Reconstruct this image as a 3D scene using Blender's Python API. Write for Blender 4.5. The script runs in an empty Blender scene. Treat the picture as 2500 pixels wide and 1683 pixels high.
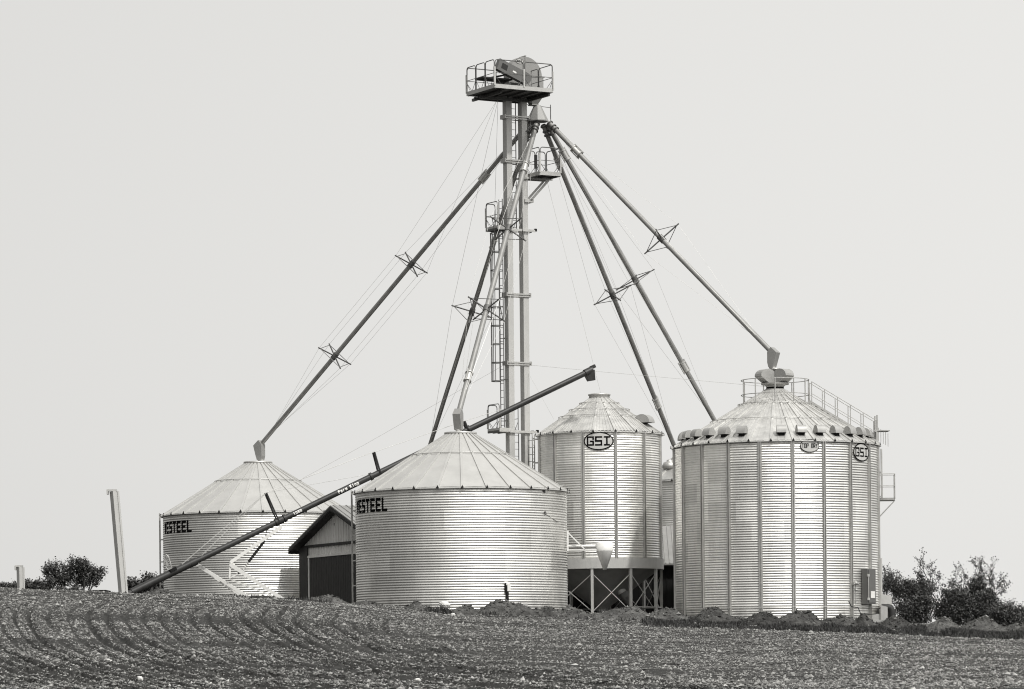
import bpy, math, random
import numpy as np
from mathutils import Vector, Matrix

# ------------------------------------------------------------------ camera
SC = bpy.context.scene
C = SC.collection
EYE, FPX, HY, PHI = 1.6, 8500.0, 1640.0, math.radians(0.55)
cam_d = bpy.data.cameras.new("camera")
cam = bpy.data.objects.new("camera", cam_d)
C.objects.link(cam)
cam.location = (0, 0, EYE)
cam.rotation_euler = (math.pi / 2, PHI, 0)
cam_d.sensor_width = 36.0
cam_d.lens = FPX / 2500.0 * 36.0
cam_d.shift_y = (HY - 841.5) / 2500.0
cam_d.clip_start = 0.5
cam_d.clip_end = 20000
SC.camera = cam

# ------------------------------------------------------------------ sky
SUN_EL, SUN_AZ = math.radians(52), math.radians(34)   # azimuth measured from behind the camera towards the right
w = bpy.data.worlds.new("World"); SC.world = w; w.use_nodes = True
nt = w.node_tree; nt.nodes.clear()
out = nt.nodes.new("ShaderNodeOutputWorld")
bg = nt.nodes.new("ShaderNodeBackground"); bg.inputs["Strength"].default_value = 0.1
sky = nt.nodes.new("ShaderNodeTexSky"); sky.sky_type = 'NISHITA'; sky.sun_disc = False
sky.sun_elevation = SUN_EL; sky.sun_rotation = math.pi - SUN_AZ
sky.dust_density = 3.0
bw = nt.nodes.new("ShaderNodeRGBToBW")
mix = nt.nodes.new("ShaderNodeMixRGB"); mix.inputs[0].default_value = 0.88
mix.inputs[2].default_value = (8.15, 8.08, 7.86, 1)      # thin white overcast veil
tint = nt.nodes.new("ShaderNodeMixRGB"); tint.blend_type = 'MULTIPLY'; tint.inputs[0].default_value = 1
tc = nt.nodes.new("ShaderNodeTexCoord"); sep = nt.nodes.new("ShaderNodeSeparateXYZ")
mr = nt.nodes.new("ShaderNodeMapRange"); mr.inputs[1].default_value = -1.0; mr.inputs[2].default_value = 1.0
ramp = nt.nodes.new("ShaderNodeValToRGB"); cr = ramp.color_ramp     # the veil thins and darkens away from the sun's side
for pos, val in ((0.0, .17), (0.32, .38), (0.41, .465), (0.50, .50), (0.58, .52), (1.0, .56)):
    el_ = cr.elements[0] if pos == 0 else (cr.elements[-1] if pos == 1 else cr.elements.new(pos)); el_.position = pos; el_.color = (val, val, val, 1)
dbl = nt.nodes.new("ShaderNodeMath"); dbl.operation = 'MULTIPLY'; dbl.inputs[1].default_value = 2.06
L = nt.links.new
L(sky.outputs[0], bw.inputs[0]); L(bw.outputs[0], mix.inputs[1])
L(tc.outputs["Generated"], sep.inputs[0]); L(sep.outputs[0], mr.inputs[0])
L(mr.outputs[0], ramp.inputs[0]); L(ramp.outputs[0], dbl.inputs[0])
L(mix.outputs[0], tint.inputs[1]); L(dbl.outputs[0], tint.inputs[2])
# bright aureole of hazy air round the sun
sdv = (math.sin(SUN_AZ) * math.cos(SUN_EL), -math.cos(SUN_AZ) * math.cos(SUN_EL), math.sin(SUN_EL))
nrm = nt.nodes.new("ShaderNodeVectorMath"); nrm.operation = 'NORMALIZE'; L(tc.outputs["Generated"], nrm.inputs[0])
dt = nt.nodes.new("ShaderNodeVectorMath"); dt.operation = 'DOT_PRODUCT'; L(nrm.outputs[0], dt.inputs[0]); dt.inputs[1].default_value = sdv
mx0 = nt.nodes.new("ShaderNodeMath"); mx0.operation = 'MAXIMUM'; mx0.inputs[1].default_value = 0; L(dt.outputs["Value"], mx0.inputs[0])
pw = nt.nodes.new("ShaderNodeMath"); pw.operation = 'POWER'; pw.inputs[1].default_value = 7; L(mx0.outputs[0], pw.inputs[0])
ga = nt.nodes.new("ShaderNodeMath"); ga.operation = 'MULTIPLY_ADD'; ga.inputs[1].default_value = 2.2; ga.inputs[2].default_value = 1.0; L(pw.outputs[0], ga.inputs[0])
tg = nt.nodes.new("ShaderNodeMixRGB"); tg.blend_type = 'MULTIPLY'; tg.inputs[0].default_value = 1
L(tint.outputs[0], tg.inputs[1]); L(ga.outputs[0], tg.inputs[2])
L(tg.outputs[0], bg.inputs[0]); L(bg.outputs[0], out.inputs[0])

# ------------------------------------------------------------------ sun
sd = bpy.data.lights.new("sun", 'SUN'); sd.energy = 2.4; sd.angle = math.radians(2.0); sd.color = (1, 0.985, 0.95)
so = bpy.data.objects.new("sun", sd); C.objects.link(so)
sun_dir = Vector((math.sin(SUN_AZ) * math.cos(SUN_EL), -math.cos(SUN_AZ) * math.cos(SUN_EL), math.sin(SUN_EL)))
so.rotation_euler = (-sun_dir).to_track_quat('-Z', 'Y').to_euler()
SC.view_settings.view_transform = 'Standard'
SC.view_settings.look = 'None'
SC.view_settings.exposure = 0.0
SC.view_settings.gamma = 1.0
SC.cycles.max_bounces = 6
SC.cycles.filter_width = 1.1

random.seed(7)
R0 = np.random.RandomState(11)

# ------------------------------------------------------------------ measuring helpers
def P(px, py, d):
    """world point seen at photograph pixel (px, py) lying d metres out"""
    dx, dy = px - 1250.0, HY - py
    u = dx * math.cos(PHI) + dy * math.sin(PHI)
    v = -dx * math.sin(PHI) + dy * math.cos(PHI)
    return Vector((u * d / FPX, d, EYE + v * d / FPX))

# ------------------------------------------------------------------ materials
MAT = {}
def node_mat(name, base=0.5, rough=0.5, metal=0.0, var=0.12, scale=3.0, bump=0.0, bscale=20.0, warm=1.0,
             spec=0.5, stretch=(1, 1, 1), rvar=0.0, attr=False):
    m = bpy.data.materials.new(name); m.use_nodes = True
    t = m.node_tree; b = t.nodes["Principled BSDF"]
    b.inputs["Roughness"].default_value = rough; b.inputs["Metallic"].default_value = metal
    b.inputs["Specular IOR Level"].default_value = spec
    co = t.nodes.new("ShaderNodeTexCoord"); mp = t.nodes.new("ShaderNodeMapping")
    mp.inputs["Scale"].default_value = stretch
    t.links.new(co.outputs["Object"], mp.inputs[0])
    n = t.nodes.new("ShaderNodeTexNoise"); n.inputs["Scale"].default_value = scale; n.inputs["Detail"].default_value = 6
    n.inputs["Roughness"].default_value = 0.65
    t.links.new(mp.outputs[0], n.inputs["Vector"])
    r = t.nodes.new("ShaderNodeMapRange"); r.inputs[1].default_value = 0.3; r.inputs[2].default_value = 0.7
    r.inputs[3].default_value = base * (1 - var); r.inputs[4].default_value = base * (1 + var)
    t.links.new(n.outputs[0], r.inputs[0])
    val = r.outputs[0]
    if attr:
        a = t.nodes.new("ShaderNodeAttribute"); a.attribute_name = "shade"
        mu = t.nodes.new("ShaderNodeMath"); mu.operation = 'MULTIPLY'
        t.links.new(val, mu.inputs[0]); t.links.new(a.outputs["Fac"], mu.inputs[1]); val = mu.outputs[0]
    cb = t.nodes.new("ShaderNodeCombineColor")
    for i, k in enumerate((1.0, 0.99, 0.955)):
        mm = t.nodes.new("ShaderNodeMath"); mm.operation = 'MULTIPLY'; mm.inputs[1].default_value = k
        t.links.new(val, mm.inputs[0]); t.links.new(mm.outputs[0], cb.inputs[i])
    t.links.new(cb.outputs[0], b.inputs["Base Color"])
    if rvar:
        rr = t.nodes.new("ShaderNodeMapRange"); rr.inputs[1].default_value = 0.3; rr.inputs[2].default_value = 0.7
        rr.inputs[3].default_value = rough - rvar; rr.inputs[4].default_value = rough + rvar
        t.links.new(n.outputs[0], rr.inputs[0]); t.links.new(rr.outputs[0], b.inputs["Roughness"])
    if bump:
        n2 = t.nodes.new("ShaderNodeTexNoise"); n2.inputs["Scale"].default_value = bscale; n2.inputs["Detail"].default_value = 5
        t.links.new(mp.outputs[0], n2.inputs["Vector"])
        bp = t.nodes.new("ShaderNodeBump"); bp.inputs["Strength"].default_value = bump; bp.inputs["Distance"].default_value = 0.03
        t.links.new(n2.outputs[0], bp.inputs["Height"]); t.links.new(bp.outputs[0], b.inputs["Normal"])
    MAT[name] = m
    return m

def sheet_mat(name, base, rough, metal, nx, zh):
    """galvanised wall sheets: every rolled sheet has its own slight tone and gloss, plus weathering"""
    m = node_mat(name, base, rough, metal, var=0.10, scale=1.6, stretch=(1, 1, 0.25))
    t = m.node_tree; b = t.nodes["Principled BSDF"]
    co = t.nodes.new("ShaderNodeTexCoord"); s = t.nodes.new("ShaderNodeSeparateXYZ")
    t.links.new(co.outputs["Object"], s.inputs[0])
    def mth(op, a, bb=None):
        q = t.nodes.new("ShaderNodeMath"); q.operation = op
        for i, x in enumerate((a, bb)):
            if x is None: continue
            if isinstance(x, (int, float)): q.inputs[i].default_value = x
            else: t.links.new(x, q.inputs[i])
        return q.outputs[0]
    row = mth('FLOOR', mth('DIVIDE', s.outputs[2], zh))
    ang = mth('ARCTAN2', s.outputs[1], s.outputs[0])
    col = mth('FLOOR', mth('ADD', mth('MULTIPLY', ang, nx / (2 * math.pi)), mth('MULTIPLY', row, 0.5)))
    cv = t.nodes.new("ShaderNodeCombineXYZ"); t.links.new(row, cv.inputs[0]); t.links.new(col, cv.inputs[1])
    wn = t.nodes.new("ShaderNodeTexWhiteNoise"); wn.noise_dimensions = '2D'; t.links.new(cv.outputs[0], wn.inputs[0])
    k = mth('ADD', mth('MULTIPLY', wn.outputs[0], 0.22), 0.88)
    old = b.inputs["Base Color"].links[0].from_socket
    mx = t.nodes.new("ShaderNodeMixRGB"); mx.blend_type = 'MULTIPLY'; mx.inputs[0].default_value = 1
    t.links.new(old, mx.inputs[1]); t.links.new(k, mx.inputs[2]); t.links.new(mx.outputs[0], b.inputs["Base Color"])
    # mud splashed up from the yard, ragged along its top
    sp_ = t.nodes.new("ShaderNodeTexNoise"); sp_.inputs["Scale"].default_value = 3.0; sp_.inputs["Detail"].default_value = 5
    t.links.new(co.outputs["Object"], sp_.inputs["Vector"])
    hgt = mth('SUBTRACT', mth('MULTIPLY', sp_.outputs[0], 1.3), s.outputs[2])
    fr = t.nodes.new("ShaderNodeMapRange"); fr.inputs[1].default_value = 0.1; fr.inputs[2].default_value = 0.9
    fr.inputs[3].default_value = 0.0; fr.inputs[4].default_value = 0.55; t.links.new(hgt, fr.inputs[0])
    mud = t.nodes.new("ShaderNodeMixRGB"); mud.inputs[2].default_value = (0.16, 0.158, 0.15, 1)
    t.links.new(fr.outputs[0], mud.inputs[0]); t.links.new(mx.outputs[0], mud.inputs[1]); t.links.new(mud.outputs[0], b.inputs["Base Color"])
    ns = t.nodes.new("ShaderNodeTexNoise"); ns.inputs["Scale"].default_value = 2.5
    t.links.new(co.outputs["Object"], ns.inputs["Vector"])
    t.links.new(mth('ADD', mth('MULTIPLY', wn.outputs[0], 0.08), mth('ADD', mth('MULTIPLY', ns.outputs[0], 0.12), rough - 0.10)),
                b.inputs["Roughness"])
    return m

sheet_mat("galvanised_sheet", 0.77, 0.43, 0.86, 11, 0.81)
sheet_mat("galvanised_sheet_bright", 0.84, 0.43, 0.86, 20, 0.81)
node_mat("roof_steel", 0.47, 0.55, 0.35, var=0.08, scale=1.3, bump=0.05, bscale=3)
node_mat("roof_steel_streaked", 0.56, 0.45, 0.5, var=0.22, scale=2.2)
node_mat("galvanised_trim", 0.5, 0.45, 0.6, var=0.12, scale=4)
node_mat("stiffener_steel", 0.50, 0.42, 0.7, var=0.12, scale=4)
node_mat("leg_paint", 0.46, 0.5, 0.1, var=0.07, scale=1.0)
node_mat("housing_paint", 0.27, 0.5, 0.1, var=0.1, scale=2)
node_mat("pale_galvanised", 0.5, 0.45, 0.3, var=0.1, scale=3)
node_mat("vent_steel", 0.36, 0.5, 0.3, var=0.12, scale=3)
node_mat("spout_pipe", 0.30, 0.38, 0.65, var=0.22, scale=2.0)
node_mat("bright_spout_pipe", 0.27, 0.45, 0.3, var=0.15, scale=2.0)
node_mat("auger_paint", 0.032, 0.42, 0.0, var=0.25, scale=3, spec=0.35)
node_mat("rail_steel", 0.11, 0.5, 0.3, var=0.2, scale=4)
node_mat("light_rail", 0.40, 0.5, 0.4, var=0.2, scale=4)
node_mat("wire", 0.55, 0.5, 0.5, var=0.1, scale=1)
node_mat("white_paint", 0.72, 0.5, 0.0, var=0.06, scale=4)
node_mat("cyclone_paint", 0.62, 0.5, 0.0, var=0.06, scale=4)
node_mat("black_paint", 0.006, 0.9, 0.0, var=0.2, scale=4, spec=0.05)
node_mat("hopper_paint", 0.22, 0.6, 0.1, var=0.15, scale=2)
node_mat("ring_paint", 0.48, 0.5, 0.1, var=0.08, scale=3)
node_mat("deck_steel", 0.10, 0.6, 0.3, var=0.3, scale=5)
node_mat("decal_grey", 0.52, 0.5, 0.0, var=0.06, scale=5)
node_mat("shed_siding", 0.68, 0.55, 0.1, var=0.12, scale=2, stretch=(1, 1, .2))
node_mat("shed_trim", 0.032, 0.6, 0.0, var=0.2, scale=4, spec=0.2)
node_mat("shed_door", 0.05, 0.7, 0.0, var=0.12, scale=4, spec=0.2)
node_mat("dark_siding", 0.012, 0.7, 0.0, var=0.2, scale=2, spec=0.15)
node_mat("shed_roof", 0.30, 0.5, 0.3, var=0.1, scale=3)
node_mat("soil", 0.045, 0.95, 0.0, var=0.55, scale=1.1, bump=0.9, bscale=14, spec=0.1)
node_mat("mound_soil", 0.078, 0.95, 0.0, var=0.55, scale=4.5, bump=0.9, bscale=18, spec=0.1, attr=True)
node_mat("clod", 0.138, 0.9, 0.0, var=0.25, scale=5, spec=0.15, attr=True)
node_mat("pale_rock", 0.62, 0.85, 0.0, var=0.2, scale=5, bump=0.5, bscale=12)
node_mat("concrete", 0.36, 0.85, 0.0, var=0.15, scale=5, bump=0.3)
node_mat("leaf", 0.05, 0.55, 0.0, var=0.3, scale=2, attr=True)
node_mat("bark", 0.05, 0.9, 0.0, var=0.3, scale=6)
node_mat("weed", 0.03, 0.7, 0.0, var=0.4, scale=1.5, attr=True)
node_mat("cabinet_paint", 0.13, 0.45, 0.2, var=0.1, scale=3)
node_mat("dark_rubber", 0.015, 0.6, 0.0, var=0.2, scale=4)

# ------------------------------------------------------------------ mesh helpers
def worigin(o):
    v = Vector((0, 0, 0))
    while o is not None:
        v += o.location; o = o.parent
    return v

class MB:
    def __init__(s): s.v = []; s.f = []; s.sm = []
    def add(s, vs, fs, smooth=False):
        o = len(s.v); s.v += [tuple(p) for p in vs]
        s.f += [tuple(i + o for i in f) for f in fs]; s.sm += [smooth] * len(fs)
        return s
    def box(s, c, ax, ay, az):
        c, ax, ay, az = map(Vector, (c, ax, ay, az))
        vs = [c + ax * i + ay * j + az * k for i in (-1, 1) for j in (-1, 1) for k in (-1, 1)]
        return s.add(vs, [(0, 1, 3, 2), (4, 6, 7, 5), (0, 4, 5, 1), (2, 3, 7, 6), (0, 2, 6, 4), (1, 5, 7, 3)])
    def abox(s, x0, x1, y0, y1, z0, z1):
        return s.box(((x0 + x1) / 2, (y0 + y1) / 2, (z0 + z1) / 2), ((x1 - x0) / 2, 0, 0), (0, (y1 - y0) / 2, 0), (0, 0, (z1 - z0) / 2))
    def beam(s, p, q, w, h, up=(0, 0, 1)):
        p, q, up = Vector(p), Vector(q), Vector(up)
        d = (q - p); L_ = d.length; d.normalize()
        if abs(d.dot(up.normalized())) > 0.98: up = Vector((0.3, -1, 0))
        x = d.cross(up).normalized(); z = x.cross(d).normalized()
        return s.box((p + q) / 2, d * L_ / 2, x * w / 2, z * h / 2)
    def tube(s, p, q, r, n=8, r1=None, caps=True):
        p, q = Vector(p), Vector(q); r1 = r if r1 is None else r1
        d = (q - p).normalized(); a = Vector((0, 0, 1)) if abs(d.z) < 0.9 else Vector((1, 0, 0))
        x = d.cross(a).normalized(); y = d.cross(x).normalized(); vs = []
        for c, rr in ((p, r), (q, r1)):
            for i in range(n):
                t = 2 * math.pi * i / n
                vs.append(c + x * math.cos(t) * rr + y * math.sin(t) * rr)
        s.add(vs, [(i, i + n, (i + 1) % n + n, (i + 1) % n) for i in range(n)], n > 5)
        if caps: s.add(vs, [tuple(range(n)), tuple(range(2 * n - 1, n - 1, -1))])
        return s
    def path(s, pts, r, n=6, closed=False):
        pts = [Vector(p) for p in pts]; m = len(pts); vs = []; prev = None
        for i, p in enumerate(pts):
            if closed: d = pts[(i + 1) % m] - pts[i - 1]
            else: d = pts[min(i + 1, m - 1)] - pts[max(i - 1, 0)]
            d.normalize()
            if prev is None:
                a = Vector((0, 0, 1)) if abs(d.z) < 0.9 else Vector((1, 0, 0)); x = d.cross(a).normalized()
            else: x = (prev - d * prev.dot(d)).normalized()
            prev = x; y = d.cross(x)
            for k in range(n):
                t = 2 * math.pi * k / n; vs.append(p + (x * math.cos(t) + y * math.sin(t)) * r)
        fs = []
        for i in range(m if closed else m - 1):
            j = (i + 1) % m
            for k in range(n): fs.append((i * n + k, i * n + (k + 1) % n, j * n + (k + 1) % n, j * n + k))
        return s.add(vs, fs, True)
    def lathe(s, prof, c, n=32, smooth=True, a0=0, a1=2 * math.pi, axis=None):
        c = Vector(c); closed = abs(a1 - a0 - 2 * math.pi) < 1e-6; m = n if closed else n + 1; vs = []
        X, Y, Z = (Vector((1, 0, 0)), Vector((0, 1, 0)), Vector((0, 0, 1))) if axis is None else axis
        for r, z in prof:
            for i in range(m):
                t = a0 + (a1 - a0) * i / n
                vs.append(c + X * r * math.cos(t) + Y * r * math.sin(t) + Z * z)
        fs = []
        for j in range(len(prof) - 1):
            for i in range(n):
                k = (i + 1) % m if closed else i + 1
                fs.append((j * m + i, j * m + k, (j + 1) * m + k, (j + 1) * m + i))
        return s.add(vs, fs, smooth)
    def prism(s, poly, ext):
        """poly: list of 3-D points (planar), extruded by vector ext"""
        ext = Vector(ext); a = [Vector(p) for p in poly]; n = len(a)
        return s.add(a + [p + ext for p in a], [tuple(range(n - 1, -1, -1)), tuple(range(n, 2 * n))] + [(i, (i + 1) % n, (i + 1) % n + n, i + n) for i in range(n)])
    def build(s, name, mat, parent=None, label=None):
        o = worigin(parent) if parent else Vector((0, 0, 0))
        me = bpy.data.meshes.new(name)
        me.from_pydata([(x - o.x, y - o.y, z - o.z) for x, y, z in s.v], [], s.f)
        me.polygons.foreach_set("use_smooth", s.sm)
        me.materials.append(MAT[mat]); me.update()
        ob = bpy.data.objects.new(name, me); C.objects.link(ob)
        if parent: ob.parent = parent
        if label: ob["label"] = label
        return ob

def np_build(name, V, F, mat, parent=None, smooth=False, shade=None):
    o = worigin(parent) if parent else Vector((0, 0, 0))
    V = np.asarray(V, dtype=np.float64) - np.array([o.x, o.y, o.z]); F = np.asarray(F, dtype=np.int32)
    k = F.shape[1]; me = bpy.data.meshes.new(name)
    me.vertices.add(len(V)); me.vertices.foreach_set("co", V.astype(np.float32).ravel())
    me.loops.add(F.size); me.loops.foreach_set("vertex_index", F.ravel())
    me.polygons.add(len(F)); me.polygons.foreach_set("loop_start", np.arange(0, F.size, k, dtype=np.int32))
    me.polygons.foreach_set("use_smooth", np.full(len(F), smooth, dtype=bool))
    me.update(calc_edges=True); me.validate()
    if shade is not None:
        a = me.attributes.new("shade", 'FLOAT', 'POINT'); a.data.foreach_set("value", np.asarray(shade, dtype=np.float32))
    me.materials.append(MAT[mat])
    ob = bpy.data.objects.new(name, me); C.objects.link(ob)
    if parent: ob.parent = parent
    return ob

def tag(o, label=None, cat=None, group=None, kind=None):
    if label: o["label"] = label
    if cat: o["category"] = cat
    if group: o["group"] = group
    if kind: o["kind"] = kind
    return o
def thing(name, label, cat, loc, group=None):
    o = bpy.data.objects.new(name, None); o.empty_display_size = 0.3; C.objects.link(o); o.location = loc
    return tag(o, label, cat, group)

# ------------------------------------------------------------------ noise
def vnoise(x, y, seed=0):
    xi = np.floor(x).astype(np.int64); yi = np.floor(y).astype(np.int64); xf = x - xi; yf = y - yi
    def h(a, b):
        n = (a * 374761393 + b * 668265263 + seed * 974634777) & 0xffffffff
        n = ((n ^ (n >> 13)) * 1274126177) & 0xffffffff
        return ((n ^ (n >> 16)) & 0xffff) / 65535.0
    u = xf * xf * (3 - 2 * xf); v = yf * yf * (3 - 2 * yf)
    return (h(xi, yi) * (1 - u) + h(xi + 1, yi) * u) * (1 - v) + (h(xi, yi + 1) * (1 - u) + h(xi + 1, yi + 1) * u) * v
def fbm(x, y, seed, o=4):
    s = 0; a = 1; t = 0
    for i in range(o):
        s = s + a * (vnoise(x * 2 ** i, y * 2 ** i, seed + i) - 0.5); t += a; a *= 0.55
    return s / t * 2

# ------------------------------------------------------------------ terrain
_pxs = np.array([-400, 0, 300, 500, 700, 850, 1000, 1150, 1300, 1500, 1700, 1900, 2100, 2300, 2500, 2900.])
_vs = np.array([222, 218, 200, 189, 181, 166, 142, 131, 122, 110.6, 99.7, 91.8, 83.8, 74, 66, 50.])
_cx = (_pxs - 1250) * 130 / FPX
_cz = EYE + _vs * 130 / FPX
_px_, _pz = np.array([-60, -24, -18, -11.7, -2, 3.8, 11, 20, 40, 90.]), np.array([3.8, 4.2, 4.45, 4.72, 4.0, 3.88, 3.52, 3.15, 2.9, 2.8])
def sstep(a, b, x):
    t = np.clip((x - a) / (b - a), 0, 1); return t * t * (3 - 2 * t)
def G(X, d):
    X = np.asarray(X, dtype=float); d = np.asarray(d, dtype=float)
    zc = np.interp(X, _cx, _cz); zp = np.interp(X, _px_, _pz)
    vE = (zc - EYE) * FPX / 130.0
    t = (d - 85.0) / 45.0
    v = -45 + (vE + 45) * np.clip(t, -0.4, 1) ** 1.0
    dd = np.clip(d, 67, 130)
    zf = EYE + v * dd / FPX
    near = 0.0
    zf = np.where(d < 75, near + (zf - near) * sstep(20, 75, d), zf)
    z = zf + (zp - zf) * sstep(130, 137.5, d)
    far = 1.0
    z = z + (far - z) * sstep(185, 420, d)
    return z
def furrow(X, d):
    """seed drill tracks: straight near the crest, sweeping round to the right lower down; level rows on the right"""
    e = np.maximum(122.0 - d, 0)
    X0 = X - (0.14 * np.sqrt(e * e + 4) - 0.28 + 0.0034 * e * e) + fbm(X * 0.15, d * 0.06, 3, 2) * 0.35
    r = X0 / 0.60 + 0.55 * vnoise(X0 * 0.9, X0 * 0 + 2, 15); k = np.floor(r); ph = r - k
    deep = vnoise(k * 1.0, k * 0 + 5, 21) ** 1.5
    run = sstep(0.15, 0.55, vnoise(k * 3.7, d * 0.16, 13))          # tracks fade in and out along their run
    left = (1 - sstep(-5.5, -2.5, X0)) * (1 - sstep(122, 128, d)); w_ = 0.13 + 0.10 * (1 - sstep(96, 116, d))
    g = np.exp(-((ph - 0.5) / w_) ** 2) - 0.40 * np.exp(-((ph - 0.16) / 0.13) ** 2) - 0.40 * np.exp(-((ph - 0.84) / 0.13) ** 2)
    ph2 = (d / 0.9 + 0.3 * fbm(X * 0.2, d * 0.3, 8, 2)) % 1.0
    g2 = np.exp(-((ph2 - 0.5) / 0.2) ** 2) * (0.4 + 0.9 * vnoise(np.floor(d / 0.9), X * 0.08, 6))
    return -g * left * (0.07 + 0.17 * deep) * (0.35 + 0.65 * run) * (1 + 0.9 * (1 - sstep(92, 110, d))) - (1 - left) * g2 * 0.05
def GN(X, d):
    fine = sstep(60, 84, d) * (1 - sstep(136, 142, d))
    return G(X, d) + fine * (furrow(X, d) + 0.06 * fbm(X * 0.5, d * 0.5, 31, 3) + 0.045 * fbm(X * 3.3, d * 3.3, 41, 3))

xs = np.concatenate([[-5000, -2500, -1200, -600, -300, -150, -90, -60, -45, -36, -31, -28], np.arange(-25, 25.01, 0.075), [28, 31, 36, 45, 60, 90, 150, 300, 600, 1200, 2500, 5000]])
ys = np.concatenate([[-400, -200, -100, -50, -20, 0, 10, 20, 28, 36, 44, 52, 60, 66, 72, 76, 79, 81], np.arange(82, 139.01, 0.075), [141, 143, 146, 150, 155, 162, 170, 180, 190, 205, 225, 250, 280, 320, 370, 430, 520, 700, 1000, 1600, 2600, 5000]])
XX, YY = np.meshgrid(xs, ys); ZZ = GN(XX, YY)
ny, nx_ = XX.shape
idx = np.arange(ny * nx_).reshape(ny, nx_)
F = np.stack([idx[:-1, :-1], idx[:-1, 1:], idx[1:, 1:], idx[1:, :-1]], -1).reshape(-1, 4)
field = np_build("ploughed_field", np.stack([XX, YY, ZZ], -1).reshape(-1, 3), F, "soil", smooth=True)
tag(field, kind="structure")

OCT_V = np.array([[1, 0, 0], [-1, 0, 0], [0, 1, 0], [0, -1, 0], [0, 0, 1], [0, 0, -1]], float)
OCT_F = np.array([[0, 2, 4], [2, 1, 4], [1, 3, 4], [3, 0, 4], [2, 0, 5], [1, 2, 5], [3, 1, 5], [0, 3, 5]])
def clods(cx, cy, cz, r, shade, rs, flat=0.75):
    n = len(cx)
    V = OCT_V[None] * (1 + rs.uniform(-0.35, 0.35, (n, 6, 1))) + rs.uniform(-0.25, 0.25, (n, 6, 3))
    sc = rs.uniform(0.6, 1.35, (n, 1, 3)); sc[..., 2] *= flat
    V = V * sc
    a = rs.uniform(0, 6.283, n); ca, sa = np.cos(a)[:, None], np.sin(a)[:, None]
    x = V[..., 0] * ca - V[..., 1] * sa; y = V[..., 0] * sa + V[..., 1] * ca
    V = np.stack([x, y, V[..., 2]], -1) * r[:, None, None] + np.stack([cx, cy, cz], -1)[:, None]
    Fc = (OCT_F[None] + 6 * np.arange(n)[:, None, None]).reshape(-1, 3)
    return V.reshape(-1, 3), Fc, np.repeat(shade, 6)
n = 690000
d_ = R0.uniform(82, 137.5, n); x_ = R0.uniform(-1, 1, n) * 0.175 * d_
fu = furrow(x_, d_)
band = 0.13 + 1.05 * sstep(0.25, 0.75, 0.6 * vnoise(x_ * 0.05, d_ * 0.35, 77) + 0.4 * vnoise(x_ * 0.16, d_ * 1.1, 78))
keep = R0.uniform(0, 1, n) < band * np.where(fu < -0.03, 0.04, 0.85)
d_, x_ = d_[keep], x_[keep]; n = len(d_)
r_ = np.clip(R0.lognormal(math.log(0.018), 0.48, n) * (1 + 0.25 * (1 - sstep(88, 108, d_))), 0.010, 0.10)
kind = R0.uniform(0, 1, n)
sh = np.where(kind < 0.52, R0.uniform(0.5, 1.1, n), np.where(kind < 0.98, R0.uniform(1.3, 2.5, n), R0.uniform(2.5, 3.8, n)))
V, Fc, S = clods(x_, d_, GN(x_, d_) + r_ * 0.25, r_, sh, R0)
tag(np_build("field_stones", V, Fc, "clod", shade=S), "small stones and dirt clods strewn over the ploughed field", "stones", kind="stuff")

# ------------------------------------------------------------------ stroke lettering
def arc(cx, cy, rx, ry, a0, a1, n=7):
    ps = [(cx + rx * math.cos(math.radians(a0 + (a1 - a0) * i / n)), cy + ry * math.sin(math.radians(a0 + (a1 - a0) * i / n))) for i in range(n + 1)]
    return list(zip(ps[:-1], ps[1:]))
def pl(*p): return list(zip(p[:-1], p[1:]))
FONT = {
 'W': pl((0, 1), (.22, 0), (.5, .85), (.78, 0), (1, 1)), 'E': pl((1, 1), (0, 1), (0, 0), (1, 0)) + pl((0, .5), (.85, .5)),
 'S': pl((1, 1), (0, 1), (0, .5), (1, .5), (1, 0), (0, 0)), 'T': pl((0, 1), (1, 1)) + pl((.5, 1), (.5, 0)),
 'L': pl((0, 1), (0, 0), (1, 0)), 'G': pl((1, .75), (1, 1), (0, 1), (0, 0), (1, 0), (1, .45), (.55, .45)),
 'I': pl((.5, 1), (.5, 0)) + pl((.1, 1), (.9, 1)) + pl((.1, 0), (.9, 0)), 'O': pl((0, 0), (0, 1), (1, 1), (1, 0), (0, 0)),
 'P': pl((0, 0), (0, 1), (1, 1), (1, .45), (0, .45)), 'D': pl((0, 0), (0, 1), (.7, 1), (1, .7), (1, .3), (.7, 0), (0, 0)),
 'R': pl((0, 0), (0, 1), (1, 1), (1, .5), (0, .5)) + pl((.4, .5), (1, 0)), 'Y': pl((0, 1), (.5, .5), (1, 1)) + pl((.5, .5), (.5, 0)),
 'F': pl((0, 0), (0, 1), (1, 1)) + pl((0, .52), (.8, .52)), 'K': pl((0, 0), (0, 1)) + pl((1, 1), (0, .45)) + pl((.25, .58), (1, 0)),
 'a': pl((0, .7), (.9, .7), (.9, 0), (0, 0), (0, .38), (.9, .38)), 'r': pl((.1, 0), (.1, .7)) + pl((.1, .5), (.4, .7), (.85, .7)),
 'm': pl((0, 0), (0, .7), (1, .7), (1, 0)) + pl((.5, .7), (.5, 0)), 'i': pl((.5, 0), (.5, .7)) + pl((.5, .92), (.5, 1)),
 'n': pl((0, 0), (0, .7), (.9, .7), (.9, 0)), 'g': pl((.9, .05), (0, .05), (0, .7), (.9, .7), (.9, -.28), (0, -.28)),
 '1': pl((.15, .8), (.5, 1), (.5, 0)), '0': pl((0, 0), (0, 1), (1, 1), (1, 0), (0, 0)), '8': pl((0, 0), (0, 1), (1, 1), (1, 0), (0, 0)) + pl((0, .5), (1, .5)),
 ' ': []}
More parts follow.
